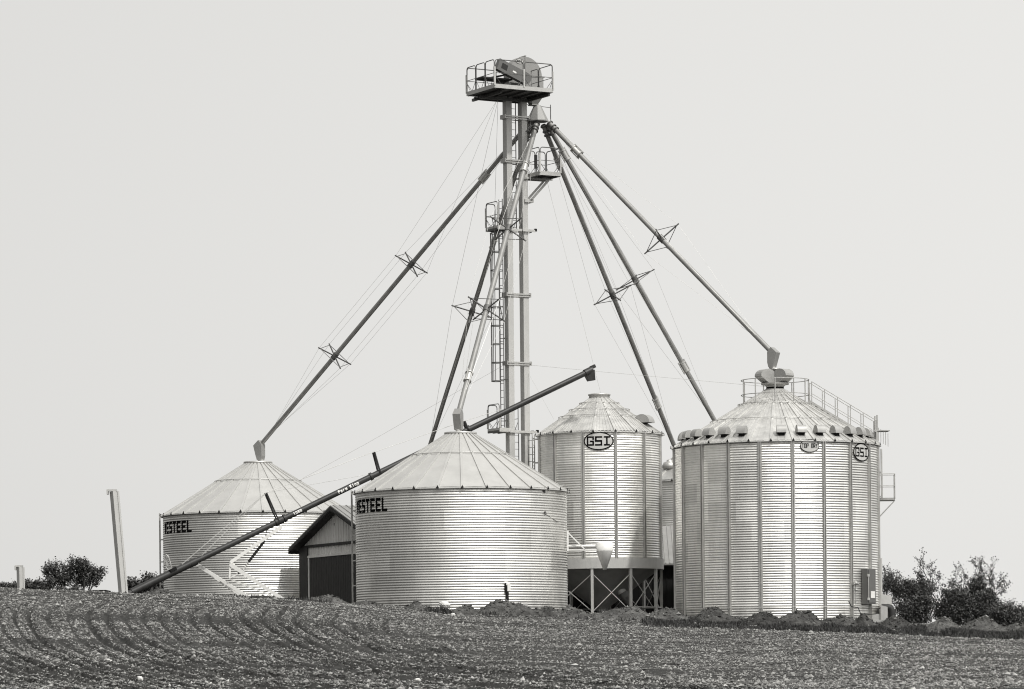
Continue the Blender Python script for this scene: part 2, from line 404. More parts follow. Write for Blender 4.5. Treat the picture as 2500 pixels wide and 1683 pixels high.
def lettering(text, lw, lh, gap, t, cell, fn, thick=None):
    """fill text strokes with a fine quad grid; fn(x, y) -> world point on the carrying surface. (0,0) = centre"""
    W = len(text) * lw + (len(text) - 1) * gap
    x0, x1, y0, y1 = -W / 2 - t, W / 2 + t, -lh / 2 - lh * .35 - t, lh / 2 + t
    nx, ny = int((x1 - x0) / cell) + 1, int((y1 - y0) / cell) + 1
    gx = x0 + (np.arange(nx) + .5) * cell; gy = y0 + (np.arange(ny) + .5) * cell
    GX, GY = np.meshgrid(gx, gy); inside = np.zeros_like(GX, bool)
    for i, ch in enumerate(text):
        ox = -W / 2 + i * (lw + gap)
        for (a, b) in FONT[ch]:
            ax, ay = ox + t / 2 + a[0] * (lw - t), -lh / 2 + t / 2 + a[1] * (lh - t)
            bx, by = ox + t / 2 + b[0] * (lw - t), -lh / 2 + t / 2 + b[1] * (lh - t)
            dx, dy = bx - ax, by - ay; L_ = math.hypot(dx, dy) or 1e-6; dx /= L_; dy /= L_
            al = (GX - ax) * dx + (GY - ay) * dy; pr = np.abs((GX - ax) * -dy + (GY - ay) * dx)
            inside |= (al > -t / 2) & (al < L_ + t / 2) & (pr < t / 2)
    return grid_fill(inside, x0, y0, cell, fn)
def grid_fill(inside, x0, y0, cell, fn):
    m = MB(); vid = {}
    def g(i, j):
        if (i, j) not in vid:
            vid[(i, j)] = len(m.v); m.v.append(tuple(fn(x0 + i * cell, y0 + j * cell)))
        return vid[(i, j)]
    for j, i in zip(*np.nonzero(inside)):
        m.f.append((g(i, j), g(i + 1, j), g(i + 1, j + 1), g(i, j + 1))); m.sm.append(True)
    return m
def ellipse_fill(hw, hh, cell, fn, ring=None):
    nx, ny = int(2 * hw / cell) + 2, int(2 * hh / cell) + 2
    gx = -hw + (np.arange(nx) + .5) * cell; gy = -hh + (np.arange(ny) + .5) * cell
    GX, GY = np.meshgrid(gx, gy); q = (GX / hw) ** 2 + (GY / hh) ** 2
    ins = q <= 1
    if ring: ins &= (GX / (hw - ring)) ** 2 + (GY / (hh - ring)) ** 2 > 1
    return grid_fill(ins, -hw, -hh, cell, fn)

# ------------------------------------------------------------------ grain bins
UPV = Vector((0, 0, 1))
PITCH, AMP = 0.1016, 0.0090
class Bin:
    """cx, d: axis; R: wall radius; angles (degrees) are counted from the side facing the camera, growing to the right"""
    def __init__(s, name, label, cx, d, R, zb, ze, zc, rc, nribs, phase, sheet, roofmat, group, sub=0, rows_z=None):
        s.c = Vector((cx, d, 0)); s.R = R; s.zb, s.ze, s.zc, s.rc = zb, ze, zc, rc
        s.off = -math.atan2(cx, d); s.t = thing(name, label, "grain bin", (cx, d, zb), group)
        s.nr, s.ph = nribs, phase
        bot = rows_z if rows_z is not None else zb - 0.4
        nz = int((ze - bot) / PITCH * 10); na = 176
        z = np.linspace(bot, ze, nz + 1); a = np.linspace(0, 2 * np.pi, na, endpoint=False)
        rr = R + AMP * np.sin(2 * np.pi * z / PITCH)
        V = np.stack([cx + rr[:, None] * np.cos(a), d + rr[:, None] * np.sin(a), z[:, None] + 0 * a], -1).reshape(-1, 3)
        i = np.arange(nz)[:, None] * na; k = np.arange(na)[None]; k2 = (k + 1) % na
        F = np.stack([i + k, i + k2, i + na + k2, i + na + k], -1).reshape(-1, 4)
        s.wall = np_build("wall", V, F, sheet, s.t, smooth=True)
        # roof of flat panels with raised ribs
        m = MB(); re = R + 0.10; slope = (zc - ze) / (R - rc); s.slope = slope
        s.re = re; zel = ze - 0.10 * slope + 0.02; s.zel = zel
        for i in range(nribs):
            A, B = s.ang(phase + i * 360 / nribs), s.ang(phase + (i + 1) * 360 / nribs)
            q = []
            for aa in (A, B):
                q += [s.pt(aa, rc, zc), s.pt(aa, re, zel), s.pt(aa, re, zel - 0.03)]
            m.add(q, [(0, 1, 4, 3), (1, 2, 5, 4)])
            m.add([s.pt(A, re, zel - 0.03), s.pt(B, re, zel - 0.03), s.pt(B, R - .05, zel - 0.03), s.pt(A, R - .05, zel - 0.03)], [(0, 1, 2, 3)])
            for k in range(sub):      # small pressed ribs inside each panel
                f = (k + 1) / (sub + 1); T = A + (B - A) * f
                c0, c1 = s.pt(T, rc + .02, zc), s.pt(T, re, zel); cc = math.cos(math.pi / nribs) * 0.999
                mid = lambda r, z: s.pt(T, r * cc / math.cos(abs(T - (A + B) / 2)), z)
                m.beam(mid(rc + .05, zc - .05 * slope + .006), mid(re, zel + .006), 0.05, 0.022)
        for i in range(nribs):
            A = s.ang(phase + i * 360 / nribs)
            m.beam(s.pt(A, rc, zc + .015), s.pt(A, re + .01, zel + .015), 0.10, 0.05)
        s.roof = m.build("roof", roofmat, s.t)
        for i in range(nribs):       # dark clip where each rib meets the eave
            A = s.ang(phase + i * 360 / nribs); rel = (A - s.off + math.pi) % (2 * math.pi) - math.pi
            if abs(rel) > 1.75: continue
            m = MB(); p = s.pt(A, re + .01, zel + .035); ta = Vector((math.cos(A), math.sin(A), 0)); nn = Vector((math.sin(A), -math.cos(A), 0))
            m.add([p - ta * .05 - UPV * .045 - nn * .01, p + ta * .05 - UPV * .045 - nn * .01, p + UPV * .075 - nn * .02, p - ta * .05 - UPV * .045 + nn * .03, p + ta * .05 - UPV * .045 + nn * .03, p + UPV * .075 + nn * .01],
                  [(0, 2, 1), (3, 4, 5), (0, 1, 4, 3), (1, 2, 5, 4), (2, 0, 3, 5)])
            m.build("eave_clip", "dark_siding", s.roof)
        m = MB(); m.lathe([(R + .02, ze - .09), (R + .03, ze + 0.0)], s.c, 96)
        m.build("eave_ring", "shed_trim", s.t)
    def ang(s, deg): return math.radians(deg) + s.off
    def pt(s, A, r, z): return Vector((s.c.x + r * math.sin(A), s.c.y - r * math.cos(A), z))
    def rz(s, r): return s.zc + (s.rc - r) * s.slope
    def ring(s, r, h, rad=0.018, clips=True):
        m = MB(); z = s.rz(r) + h; N = 120
        m.path([s.pt(2 * math.pi * i / N, r, z) for i in range(N)], rad, 6, True)
        if clips:
            for i in range(s.nr):
                A = s.ang(s.ph + i * 360 / s.nr); m.beam(s.pt(A, r, s.rz(r) + .0), s.pt(A, r, z + .02), 0.04, 0.04)
        return m.build("roof_ring", "galvanised_trim", s.roof)
    def ladder(s, deg, z0, z1, out_=.16, mat="light_rail", w_=.36):
        m = MB(); A = s.ang(deg); ta = Vector((math.cos(A), math.sin(A), 0)); r = s.R + out_
        for sd_ in (-1, 1): m.beam(s.pt(A, r, z0) + ta * sd_ * w_ / 2, s.pt(A, r, z1) + ta * sd_ * w_ / 2, .035, .05)
        z = z0 + .1
        while z < z1:
            m.tube(s.pt(A, r, z) - ta * w_ / 2, s.pt(A, r, z) + ta * w_ / 2, .014, 6); z += .3
        z = z0 + .05
        while z < z1 + .01:
            for sd_ in (-1, 1): m.beam(s.pt(A, s.R, z) + ta * sd_ * w_ / 2, s.pt(A, r, z) + ta * sd_ * w_ / 2, .04, .04)
            z += 1.02
        return m.build("ladder", mat, s.t)
    def stiffeners(s, n_, phase, z0, z1, wd=.085, dep=.07, mat="stiffener_steel"):
        for i in range(n_):
            m = MB(); A = s.ang(phase + i * 360 / n_); ta = Vector((math.cos(A), math.sin(A), 0)); no = Vector((math.sin(A), -math.cos(A), 0))
            for sd_ in (-1, 1): m.box(s.pt(A, s.R + dep / 2 + .006, (z0 + z1) / 2) + ta * sd_ * wd / 2 * .8, ta * .014, no * dep / 2, (0, 0, (z1 - z0) / 2))
            m.box(s.pt(A, s.R + .012, (z0 + z1) / 2), ta * wd / 2 * .8, no * .008, (0, 0, (z1 - z0) / 2 - .01))
            for sd_ in (-1, 1): m.box(s.pt(A, s.R + .012, (z0 + z1) / 2) + ta * sd_ * wd * .68, ta * .022, no * .007, (0, 0, (z1 - z0) / 2 - .005))
            m.build("stiffener", mat, s.t)
    def wallfn(s, deg, zc, lift, follow=True):
        A0 = s.ang(deg)
        def f(x, y):
            z = zc + y; r = s.R + (AMP * math.sin(2 * math.pi * z / PITCH) if follow else AMP) + lift
            return s.pt(A0 + x / s.R, r, z)
        return f

def vent_hood(b, deg, r, name="roof_vent", L_=.42, W_=.39, H_=.32, lift=.0, parent=None):
    """half-round hood with an open dark mouth towards the eave"""
    A = b.ang(deg); no = Vector((math.sin(A), -math.cos(A), 0)); ta = Vector((math.cos(A), math.sin(A), 0)); up = Vector((0, 0, 1))
    base = b.pt(A, r, b.rz(r) + lift)
    m = MB(); m.box(base + up * .0 + no * .0, no * .10, ta * W_ * .33, up * .12)
    neck = m
    h = MB(); prof = []
    for i in range(13):
        t = math.pi * i / 12
        prof.append((math.cos(t) * L_ / 2 + .04, math.sin(t) * H_ + .06))
    a = [base + no * x + up * z - ta * W_ / 2 for x, z in prof]; n_ = len(a)
    c = [p + ta * W_ for p in a]
    h.add(a + c, [tuple(range(n_ - 1, -1, -1)), tuple(range(n_, 2 * n_))])
    h.add(a + c, [(i, i + 1, i + 1 + n_, i + n_) for i in range(n_ - 1)], True)
    o = h.build(name, "vent_steel", parent or b.roof)
    neck.build("neck", "dark_siding", o)
    return o

def X_at(px, py, d): return P(px, py, d).x
# --- left wide bin
dL = 160.0; cL = P(631, 1250, dL)
zeL = P(640, 1247, dL - 4.37).z; zcL = P(630, 1133, dL).z
binL = Bin("grain_bin", "wide corrugated steel grain bin behind the long dark auger, leftmost of the bins", cL.x, dL, 4.37, 4.6, zeL, zcL, .62, 28, 2.6, "galvanised_sheet", "roof_steel", "low wide grain bins with ribbed roofs")
binL.ring(1.98, .06)
# --- centre wide bin
dC = 142.0; cC = P(1125.5, 1200, dC)
zeC = P(1128, 1188, dC - 4.31).z; zcC = P(1122, 1062, dC).z
binC = Bin("grain_bin", "wide corrugated grain bin in the middle with a meter box on its wall", cC.x, dC, 4.31, 4.0, zeC, zcC, .62, 28, 0.7, "galvanised_sheet", "roof_steel", "low wide grain bins with ribbed roofs")
binC.ring(2.03, .06)
for b in (binL, binC):
    m = MB(); m.lathe([(0.0, b.zc + .12), (.25, b.zc + .12), (.66, b.zc + .10), (.67, b.zc + .02), (.60, b.zc + .0), (.56, b.zc - .06)], b.c, 40)
    m.build("cap", "galvanised_trim", b.roof)
    f = b.wallfn(-60.6, b.ze - .62, .003)
    lettering("WESTEEL", .335, .55, .05, .115, .0127, f).build("lettering", "black_paint", b.wall, "black painted letters reading WESTEEL")
    b.ladder(-93, b.zb + .1, b.ze + .05)
    b.ladder(-93, b.ze, b.ze + .12)

# --- hopper bin
dH = 150.0; cH = P(1464, 1055, dH)
zeH = P(1463, 1051, dH - 2.66).z; zcH = P(1463, 973, dH).z; zrb = P(1463, 1362, dH - 2.66).z; zrt = zrb + 0.02
zrBot = P(1463, 1375, dH - 2.66).z
binH = Bin("hopper_bin", "narrow tall corrugated bin standing on braced legs over a dark cone", cH.x, dH, 2.66, 3.9, zeH, zcH, .40, 18, 14.2, "galvanised_sheet_bright", "roof_steel_streaked", None, sub=5, rows_z=zrb)
binH.t["category"] = "hopper bin"
for r, h in ((.85, .10), (1.30, .12), (1.75, .12)): binH.ring(r, h, .014, True)
binH.stiffeners(12, 14.4, zrb, zeH - .03)
m = MB(); z0 = zcH
m.lathe([(.46, z0 - .06), (.44, z0 + .12), (.48, z0 + .12), (.49, z0 + .17), (.30, z0 + .21), (0, z0 + .22)], binH.c, 36); m.build("cap", "galvanised_trim", binH.roof)
m = MB(); zr0, zr1 = P(1463, 1388, dH - 2.66).z, zrb + .0
m.lathe([(2.60, zr0), (2.71, zr0), (2.71, zr1), (2.60, zr1)], binH.c, 72, smooth=False); ringb = m.build("ring_beam", "ring_paint", binH.t)
m = MB(); zap = P(1490, 1485, dH).z
m.lathe([(2.58, zr0 + .05), (.30, zap), (.30, zap - .12)], binH.c, 64); m.build("cone", "hopper_paint", binH.t)
legd = [-60 - 0, -18.8 - 0.0, 28, 69, 107, 145, 180, 215, 250, 275]
legz = 3.75
lps = []
for a_ in (-58, -8.2, 28.5, 63, 98, 135, 172, 210, 250, 280):
    A = binH.ang(a_); lps.append((a_, binH.pt(A, 2.62, zr0 + .01)))
for i, (a_, p) in enumerate(lps):
    m = MB(); m.beam(p, (p.x, p.y, legz), .11, .11, up=(math.sin(binH.ang(a_)), -math.cos(binH.ang(a_)), 0)); m.build("leg", "ring_paint", binH.t)
for i in range(len(lps)):
    p, q = lps[i][1], lps[(i + 1) % len(lps)][1]; m = MB()
    up = Vector((0, 0, 1))
    m.beam(p - up * .22, Vector((q.x, q.y, legz + .35)), .026, .026); m.beam(q - up * .22, Vector((p.x, p.y, legz + .35)), .026, .026)
    m.build("cross_brace", "ring_paint", binH.t)
m = MB()
for i in range(len(lps)):
    p, q = lps[i][1], lps[(i + 1) % len(lps)][1]
    if 2 <= i <= 8: m.beam((p.x, p.y, legz + .55), (q.x, q.y, legz + .55), .05, .05)
m.build("tie_bar", "ring_paint", binH.t)
vent_hood(binH, 66, 2.05, L_=.74, W_=.60, H_=.36, lift=-.06)
# emblem plate
def emblem_parts(b, deg, zc, hw, hh, text, lw, lh, gap, t, rim):
    f = b.wallfn(deg, zc, .03, False); o = ellipse_fill(hw, hh, .012, f).build("emblem_plate", "decal_grey", b.t, "oval plate reading " + text)
    ellipse_fill(hw + .01, hh + .01, .008, b.wallfn(deg, zc, .036, False), ring=rim).build("rim", "black_paint", o)
    lettering(text, lw, lh, gap, t, .0095, b.wallfn(deg, zc, .038, False)).build("lettering", "black_paint", o)
zg = P(1461, 1077, dH - 2.66).z
emblem_parts(binH, -1.0, zg, .62, .38, "GSI", .30, .40, .045, .068, .05)
binH.ladder(-104, 6.5, zeH + .1, out_=.30)

# --- top dry bin
dT = 146.0; cT = P(1893.5, 1085, dT); RT = 4.28
zeT = P(1893, 1074, dT - RT).z; zcT = P(1890, 955, dT).z
binT = Bin("dryer_bin", "largest tall bin with a ring of vent hoods along its eave and a railed top", cT.x, dT, RT, 3.6, zeT, zcT, .45, 30, 9.5, "galvanised_sheet_bright", "roof_steel_streaked", None, sub=2)
binT.t["category"] = "grain bin"
binT.ring(1.55, .10, .014); binT.ring(2.72, .10, .014)
binT.stiffeners(20, 9.2, 3.3, zeT - .03, wd=.10)
for a_ in [3.5 + 12 * k for k in range(9)] + [-20.5 - 12 * k for k in range(7)]:
    vent_hood(binT, a_, RT - .42)
emblem_parts(binT, 18.8, P(1973.7, 1089, dT - RT + .2).z, .40, .26, "TOP DRY", .082, .19, .016, .026, .028)
emblem_parts(binT, 55.0, P(2097, 1105.5, dT - RT + 1.8).z, .55, .37, "GSI", .27, .38, .045, .062, .045)
# collar with four big hoods and centre tube
m = MB(); z0 = zcT
m.lathe([(.62, z0 - .12), (.52, z0 + .02), (.36, z0 + .10), (.36, z0 + .16), (.44, z0 + .24), (.58, z0 + .26), (.58, z0 + .32)], binT.c, 36)
coll = m.build("roof_collar", "galvanised_trim", binT.roof)
m = MB(); m.lathe([(.373, z0 + .03), (.373, z0 + .15)], binT.c, 36); m.build("collar_band", "black_paint", coll)
m = MB(); m.lathe([(.15, z0 + .3), (.15, P(1890, 903, dT).z), (.19, P(1890, 903, dT).z), (.19, P(1890, 900, dT).z), (0, P(1890, 899, dT).z)], binT.c, 20)
m.build("filler_neck", "galvanised_trim", coll)
for a_ in (-58, -142, 48, 132):
    A = binT.ang(a_); no = Vector((math.sin(A), -math.cos(A), 0)); ta = Vector((math.cos(A), math.sin(A), 0)); up = Vector((0, 0, 1))
    base = Vector((binT.c.x, binT.c.y, z0 + .30)); h = MB(); prof = [(.10, 0.0), (.46, 0.02), (.80, .26)]
    for i in range(11):
        t = math.pi * i / 10; prof.append((.48 + .36 * math.cos(t), .30 + .30 * math.sin(t)))
    a = [base + no * x + up * z - ta * .26 for x, z in prof]; h.prism(a, ta * .52); h.build("collar_hood", "vent_steel", coll)
# top railing ring
m = MB(); rr_ = 1.42; zr = P(1893, 922, dT - rr_).z
for hh_, zz in ((0, zr), (0, zr - .62)):
    m.path([binT.pt(2 * math.pi * i / 60, rr_, zz) for i in range(60)], .018, 6, True)
for a_ in (-68, -35, 0.0, 33, 62, 100, 150, 200, 245):
    A = binT.ang(a_); m.beam(binT.pt(A, rr_, binT.rz(rr_)), binT.pt(A, rr_, zr), .035, .05)
m.build("top_railing", "light_rail", binT.roof)
# roof stair with two handrails going down the right side
m = MB()
A = binT.ang(97)
ta = Vector((math.cos(A), math.sin(A), 0))
UP3 = Vector((0, 0, 1))
def rp(r, h): return binT.pt(A, r, binT.rz(r) + h)
for sd_ in (-.34, .34):
    m.tube(rp(1.5, 1.0) + ta * sd_, rp(4.2, 1.0) + ta * sd_, .017, 6); m.tube(rp(1.5, .5) + ta * sd_, rp(4.2, .5) + ta * sd_, .014, 6)
    for k in range(6):
        r = 1.5 + k * .54; m.beam(rp(r, 0) + ta * sd_, rp(r, 1.0) + ta * sd_, .03, .03)
    m.beam(rp(1.4, .12) + ta * sd_, rp(4.3, .12) + ta * sd_, .05, .08)
for k in range(12):
    m.beam(rp(1.5 + k * .24, .12) - ta * .34, rp(1.5 + k * .24, .12) + ta * .34, .18, .03)
m.build("roof_stair", "light_rail", binT.roof)
m = MB()
for sd_ in (-.3, .3): m.beam(rp(4.25, -.2) + ta * sd_, rp(4.25, 1.25) + ta * sd_, .05, .05)
m.beam(rp(4.5, .75) - ta * .35, rp(4.5, .75) + ta * .35, .55, .04)
for k in range(5): m.beam(rp(4.3 + k * .1, .75) - ta * .3, rp(4.3 + k * .1, .75) - ta * .3 - UP3 * .55, .02, .02)
m.build("hatch_frame", "light_rail", binT.roof)
# conduit rod round the bottom, side platform and ladder
m = MB(); zq = P(1890, 1483, dT - RT).z
m.path([binT.pt(binT.ang(-80 + 170 * i / 60), RT + .10, zq) for i in range(61)], .012, 6); m.build("conduit_rod", "pale_galvanised", binT.t)
q0 = P(2143, 1224, dT)
m = MB(); x0, x1 = RT + .02, RT + .66
zd = P(2160, 1221, dT).z
A = binT.ang(90); ta = Vector((math.cos(A), math.sin(A), 0))
m.box(binT.pt(A, (x0 + x1) / 2, zd), ta * .5, Vector((math.sin(A), -math.cos(A), 0)) * (x1 - x0) / 2, (0, 0, .05))
for zz in (.55, 1.05):
    m.tube(binT.pt(A, x0, zd + zz) - ta * .5, binT.pt(A, x1, zd + zz) - ta * .5, .016, 6)
    m.tube(binT.pt(A, x1, zd + zz) - ta * .5, binT.pt(A, x1, zd + zz) + ta * .5, .016, 6)
    m.tube(binT.pt(A, x0, zd + zz) + ta * .5, binT.pt(A, x1, zd + zz) + ta * .5, .016, 6)
for rr2, ss in ((x1, -.5), (x1, .5), (RT + .14, -.5)): m.beam(binT.pt(A, rr2, zd) + ta * ss, binT.pt(A, rr2, zd + 1.05) + ta * ss, .03, .03)
for ss in (-.45, .45): m.beam(binT.pt(A, x1, zd - .05) + ta * ss, binT.pt(A, x0, zd - .72) + ta * ss, .04, .04)
m.build("side_platform", "light_rail", binT.t)
binT.ladder(84, zd + .05, zeT - .2, out_=.14, w_=.3)
m = MB(); m.box(P(2148, 1402, dT) , (.07, 0, 0), (0, .3, 0), (0, 0, .66)); m.box(P(2147, 1446, dT), (.09, 0, 0), (0, .35, 0), (0, 0, .12)); m.build("air_duct", "pale_galvanised", binT.t)

# --- far bin between the hopper bin and the big one
dF = 161.0; cF = P(1678, 1170, dF)
binF = Bin("grain_bin", "distant grain bin glimpsed in the gap between the hopper bin and the big right bin", cF.x, dF, 2.1, 3.8, P(1678, 1170, dF - 2.1).z, P(1678, 1104, dF).z, .3, 16, 4, "galvanised_sheet", "galvanised_trim", None)
m = MB(); pf = P(1635, 1140, dF - .9)
m.lathe([(0, .36), (.14, .30), (.14, .24), (.28, .20), (.34, .06), (.34, -.06), (.2, -.1), (.2, -.4)], pf, 20); m.build("roof_vent", "galvanised_trim", binF.roof)

# ------------------------------------------------------------------ sheds
# gable shed between the two wide bins
Fp, Np, = Vector((-9.38, 155.1, 0)), Vector((-5.45, 146.5, 0))
gd = (Np - Fp); gw = gd.length; gd.normalize(); rd = Vector((-gd.y, gd.x, 0))   # rd: along the ridge, away to the right
if rd.x < 0: rd = -rd
z_eave = P(729, 1336, 155).z; Mp = (Fp + Np) / 2; z_ridge = P(823, 1240, Mp.y).z; zb = 3.9
slp = (z_ridge - z_eave) / (gw / 2)
shed = thing("pole_shed", "ribbed metal gable shed with a big dark door between the wide bins", "shed", (Mp.x, Mp.y, zb))
up = Vector((0, 0, 1)); LEN = 5.5
def sp(t, z, o=0.0): return Fp + gd * t + up * z - rd * o       # point on the gable plane; o = metres out of the wall
ox_, ex_ = 0.0, gw
m = MB()
m.prism([sp(0, zb - .3), sp(gw, zb - .3), sp(gw, z_eave), sp(gw / 2, z_ridge), sp(0, z_eave)], rd * LEN)
k = 0.12
while k < gw:
    zt = z_eave + slp * min(k, gw - k)
    m.box(sp(k, (zb + zt) / 2, .018), gd * .018, rd * .018, up * (zt - zb) / 2); k += .30
wall_o = m.build("wall", "shed_siding", shed)
zg1 = z_eave - .02
m = MB(); m.box(sp(gw / 2, zg1, .035), gd * gw / 2, rd * .03, up * .06); m.build("girt_trim", "shed_trim", shed)
m = MB(); ddw = 1.25, gw - 2.2
dz1 = P(745, 1362, 154).z - .03
m.box(sp((ddw[0] + ddw[1]) / 2, (zb - .2 + dz1) / 2, .045), gd * (ddw[1] - ddw[0]) / 2, rd * .03, up * (dz1 - zb + .2) / 2)
k = ddw[0] + .1
while k < ddw[1]:
    m.box(sp(k, (zb + dz1) / 2, .08), gd * .008, rd * .005, up * (dz1 - zb) / 2); k += .2
door = m.build("door", "shed_door", shed)
m = MB(); m.box(sp((ddw[0] + ddw[1]) / 2, dz1 + .06, .07), gd * ((ddw[1] - ddw[0]) / 2 + .1), rd * .04, up * .05)
for e in ddw: m.box(sp(e, (zb + dz1) / 2, .07), gd * .05, rd * .04, up * (dz1 - zb) / 2)
m.build("frame", "shed_siding", door)
m = MB(); m.box(sp(.55, (zb + z_eave) / 2, .05), gd * .5, rd * .03, up * (z_eave - zb) / 2 * .98); m.build("side_panel", "shed_trim", shed)
# roof slabs with overhang
m = MB(); ov, fo, th = .32, .42, .16
for sgn in (0, 1):
    e = sp(-ov, z_eave - slp * ov + .05) if sgn == 0 else sp(gw + ov, z_eave - slp * ov + .05)
    r0 = sp(gw / 2, z_ridge + .05)
    a, b_ = e - rd * fo, r0 - rd * fo
    ply = [a, b_, b_ + up * .05, a + up * .05]
    m.prism(ply, rd * (LEN + 2 * fo))
    kk = .15
    while kk < LEN + 2 * fo:
        m.beam(a + rd * kk + up * .065, b_ + rd * kk + up * .065, .04, .03); kk += .3
m.build("roof", "shed_roof", shed)
m = MB()
for sgn in (0, 1):
    e = sp(-ov, z_eave - slp * ov + .03) if sgn == 0 else sp(gw + ov, z_eave - slp * ov + .03)
    r0 = sp(gw / 2, z_ridge + .03)
    a, b_ = e - rd * (fo + .02), r0 - rd * (fo + .02)
    m.prism([a - up * .16, b_ - up * .16, b_, a], rd * .06)
    m.prism([a - up * .155, b_ - up * .155, b_ - up * .12, a - up * .12], rd * fo)
e = sp(-ov, z_eave - slp * ov - .08) - rd * (fo + .02)
m.box(e + rd * (LEN / 2 + fo), rd * (LEN / 2 + fo), gd * .04, up * .12)
m.build("fascia", "shed_trim", shed)
m = MB(); lp = P(835, 1284, 151.5) - rd * .1; m.tube(lp, lp - rd * .18 + up * .05, .04, 8); m.tube(lp - rd * .2 + up * .1, lp - rd * .2 - up * .08, .09, 10, r1=.05); m.build("wall_lamp", "rail_steel", shed)

# dark shed far behind, seen in the gap and under the hopper bin
dS = 153.7
sx0, sx1 = P(1372, 1400, dS).x, P(1700, 1400, dS).x; zs = P(1625, 1380, dS).z; zs2 = P(1625, 1288, dS + 2.3).z
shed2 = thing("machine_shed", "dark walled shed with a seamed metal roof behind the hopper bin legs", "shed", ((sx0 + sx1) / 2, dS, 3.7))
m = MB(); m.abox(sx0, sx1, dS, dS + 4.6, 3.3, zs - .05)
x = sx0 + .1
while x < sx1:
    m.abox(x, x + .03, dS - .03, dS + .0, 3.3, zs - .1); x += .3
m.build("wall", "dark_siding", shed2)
m = MB()
for (ya, za, yb, zb2) in ((dS - .4, zs, dS + 2.3, zs2), (dS + 5.0, zs, dS + 2.3, zs2)):
    m.prism([(sx0 - .3, ya, za), (sx0 - .3, yb, zb2), (sx0 - .3, yb, zb2 + .06), (sx0 - .3, ya, za + .06)], (sx1 - sx0 + .6, 0, 0))
x = sx0 - .25
while x < sx1 + .3:
    m.beam((x, dS - .4, zs + .075), (x, dS + 2.3, zs2 + .075), .04, .04); x += .2
m.build("roof", "shed_roof", shed2)

# ------------------------------------------------------------------ bucket elevator tower
T0 = Vector((0.357, 152.0, 0)); a3 = math.radians(30)
A_ = Vector((math.cos(a3), math.sin(a3), 0)); B_ = Vector((-math.sin(a3), math.cos(a3), 0)); UP = Vector((0, 0, 1))
def Tz(py, px=1257, d=152.0): return P(px, py, d).z
def TP(a, b, z): return T0 + A_ * a + B_ * b + UP * z
tower = thing("bucket_elevator", "tall twin leg grain elevator tower with a railed head platform, feeding the slanted spouts", "elevator", (T0.x, T0.y, 3.9))
zdeck = Tz(211, 1208, 149.1); zbot = 3.6
for sgn in (-1, 1):
    m = MB(); c = .385 * sgn
    m.box(TP(c, 0, (zbot + zdeck) / 2), A_ * .135, B_ * .17, UP * (zdeck - zbot) / 2)
    z = zbot + 1
    m.build("leg_casing", "leg_paint", tower)
for py in (288, 395, 721, 888):
    z = Tz(py); m = MB()
    for sgn in (-1, 1):
        m.box(TP(0, sgn * .20, z + .03), A_ * .60, B_ * .02, UP * .028); m.box(TP(0, sgn * .20, z - .07), A_ * .60, B_ * .02, UP * .02)
        m.box(TP(sgn * .60, 0, z), A_ * .02, B_ * .22, UP * .09)
    m.build("leg_clamp", "galvanised_trim", tower)

# rails
def rail_panel(m, p, q, h=1.07, r=.021, mid=.5, brace=True):
    p, q = Vector(p), Vector(q); d = (q - p).normalized(); c = .12
    p = p + d * .03; q = q - d * .03
    pts = [p, p + UP * (h - c)]
    for i in range(1, 5):
        t = math.pi / 2 * i / 4; pts.append(p + UP * (h - c + c * math.sin(t)) + d * (c - c * math.cos(t)))
    for i in range(0, 5):
        t = math.pi / 2 * i / 4; pts.append(q + UP * (h - c + c * math.cos(t)) - d * (c - c * math.sin(t)))
    pts.append(q); m.path(pts, r, 6)
    m.tube(p + UP * mid, q + UP * mid, r * .7, 5)
    if brace:
        m.tube(p + UP * .38, p + d * .3, r * .6, 4); m.tube(q + UP * .38, q - d * .3, r * .6, 4)
def deck(parent, o, u, v, z, name="platform", th=.10, mat_side="galvanised_trim"):
    """o: corner (xy), u, v edge vectors"""
    o = Vector((o.x, o.y, z)); m = MB(); c = o + u / 2 + v / 2
    m.box(c - UP * .0, u / 2 * .985, v / 2 * .985, UP * .02)
    n_ = max(2, int(u.length / .55))
    for i in range(n_ + 1): m.box(o + u * (i / n_) * .96 + u * .02 + v / 2 - UP * .06, u.normalized() * .03, v / 2 * .97, UP * .045)
    pl_ = m.build(name, "deck_steel", parent)
    s = MB()
    for pp, qq in ((o, o + u), (o + u, o + u + v), (o + u + v, o + v), (o + v, o)):
        s.beam(pp, qq, .03, .17)
    s.build("edge_beam", mat_side, pl_)
    return pl_, o
oN = T0 - A_ * 2.19 - B_ * 2.08
pl0, o0 = deck(tower, oN, A_ * 2.9, B_ * 2.45, zdeck + .03)
uA, vB = A_ * 2.9, B_ * 2.45
m = MB(); o1 = o0 + UP * .06
rail_panel(m, o1, o1 + uA * .5); rail_panel(m, o1 + uA * .5, o1 + uA)
for i in range(3): rail_panel(m, o1 + vB * i / 3, o1 + vB * (i + 1) / 3)
rail_panel(m, o1 + uA, o1 + uA + vB * .5); rail_panel(m, o1 + uA + vB * .5, o1 + uA + vB)
rail_panel(m, o1 + vB, o1 + vB + uA * .5); rail_panel(m, o1 + vB + uA * .5, o1 + vB + uA)
m.build("railing", "rail_steel", pl0)
m = MB()
for p in (o1, o1 + uA * .5, o1 + uA, o1 + vB):
    m.box(p + UP * .36 , A_ * .035, B_ * .035, UP * .40)
m.build("rail_post", "pale_galvanised", pl0)
m = MB()
m.beam(TP(-1.6, -1.6, zdeck - .12), TP(-1.6, .9, zdeck - .12), .09, .12); m.beam(TP(.62, -1.9, zdeck - .12), TP(.62, .4, zdeck - .12), .09, .12)
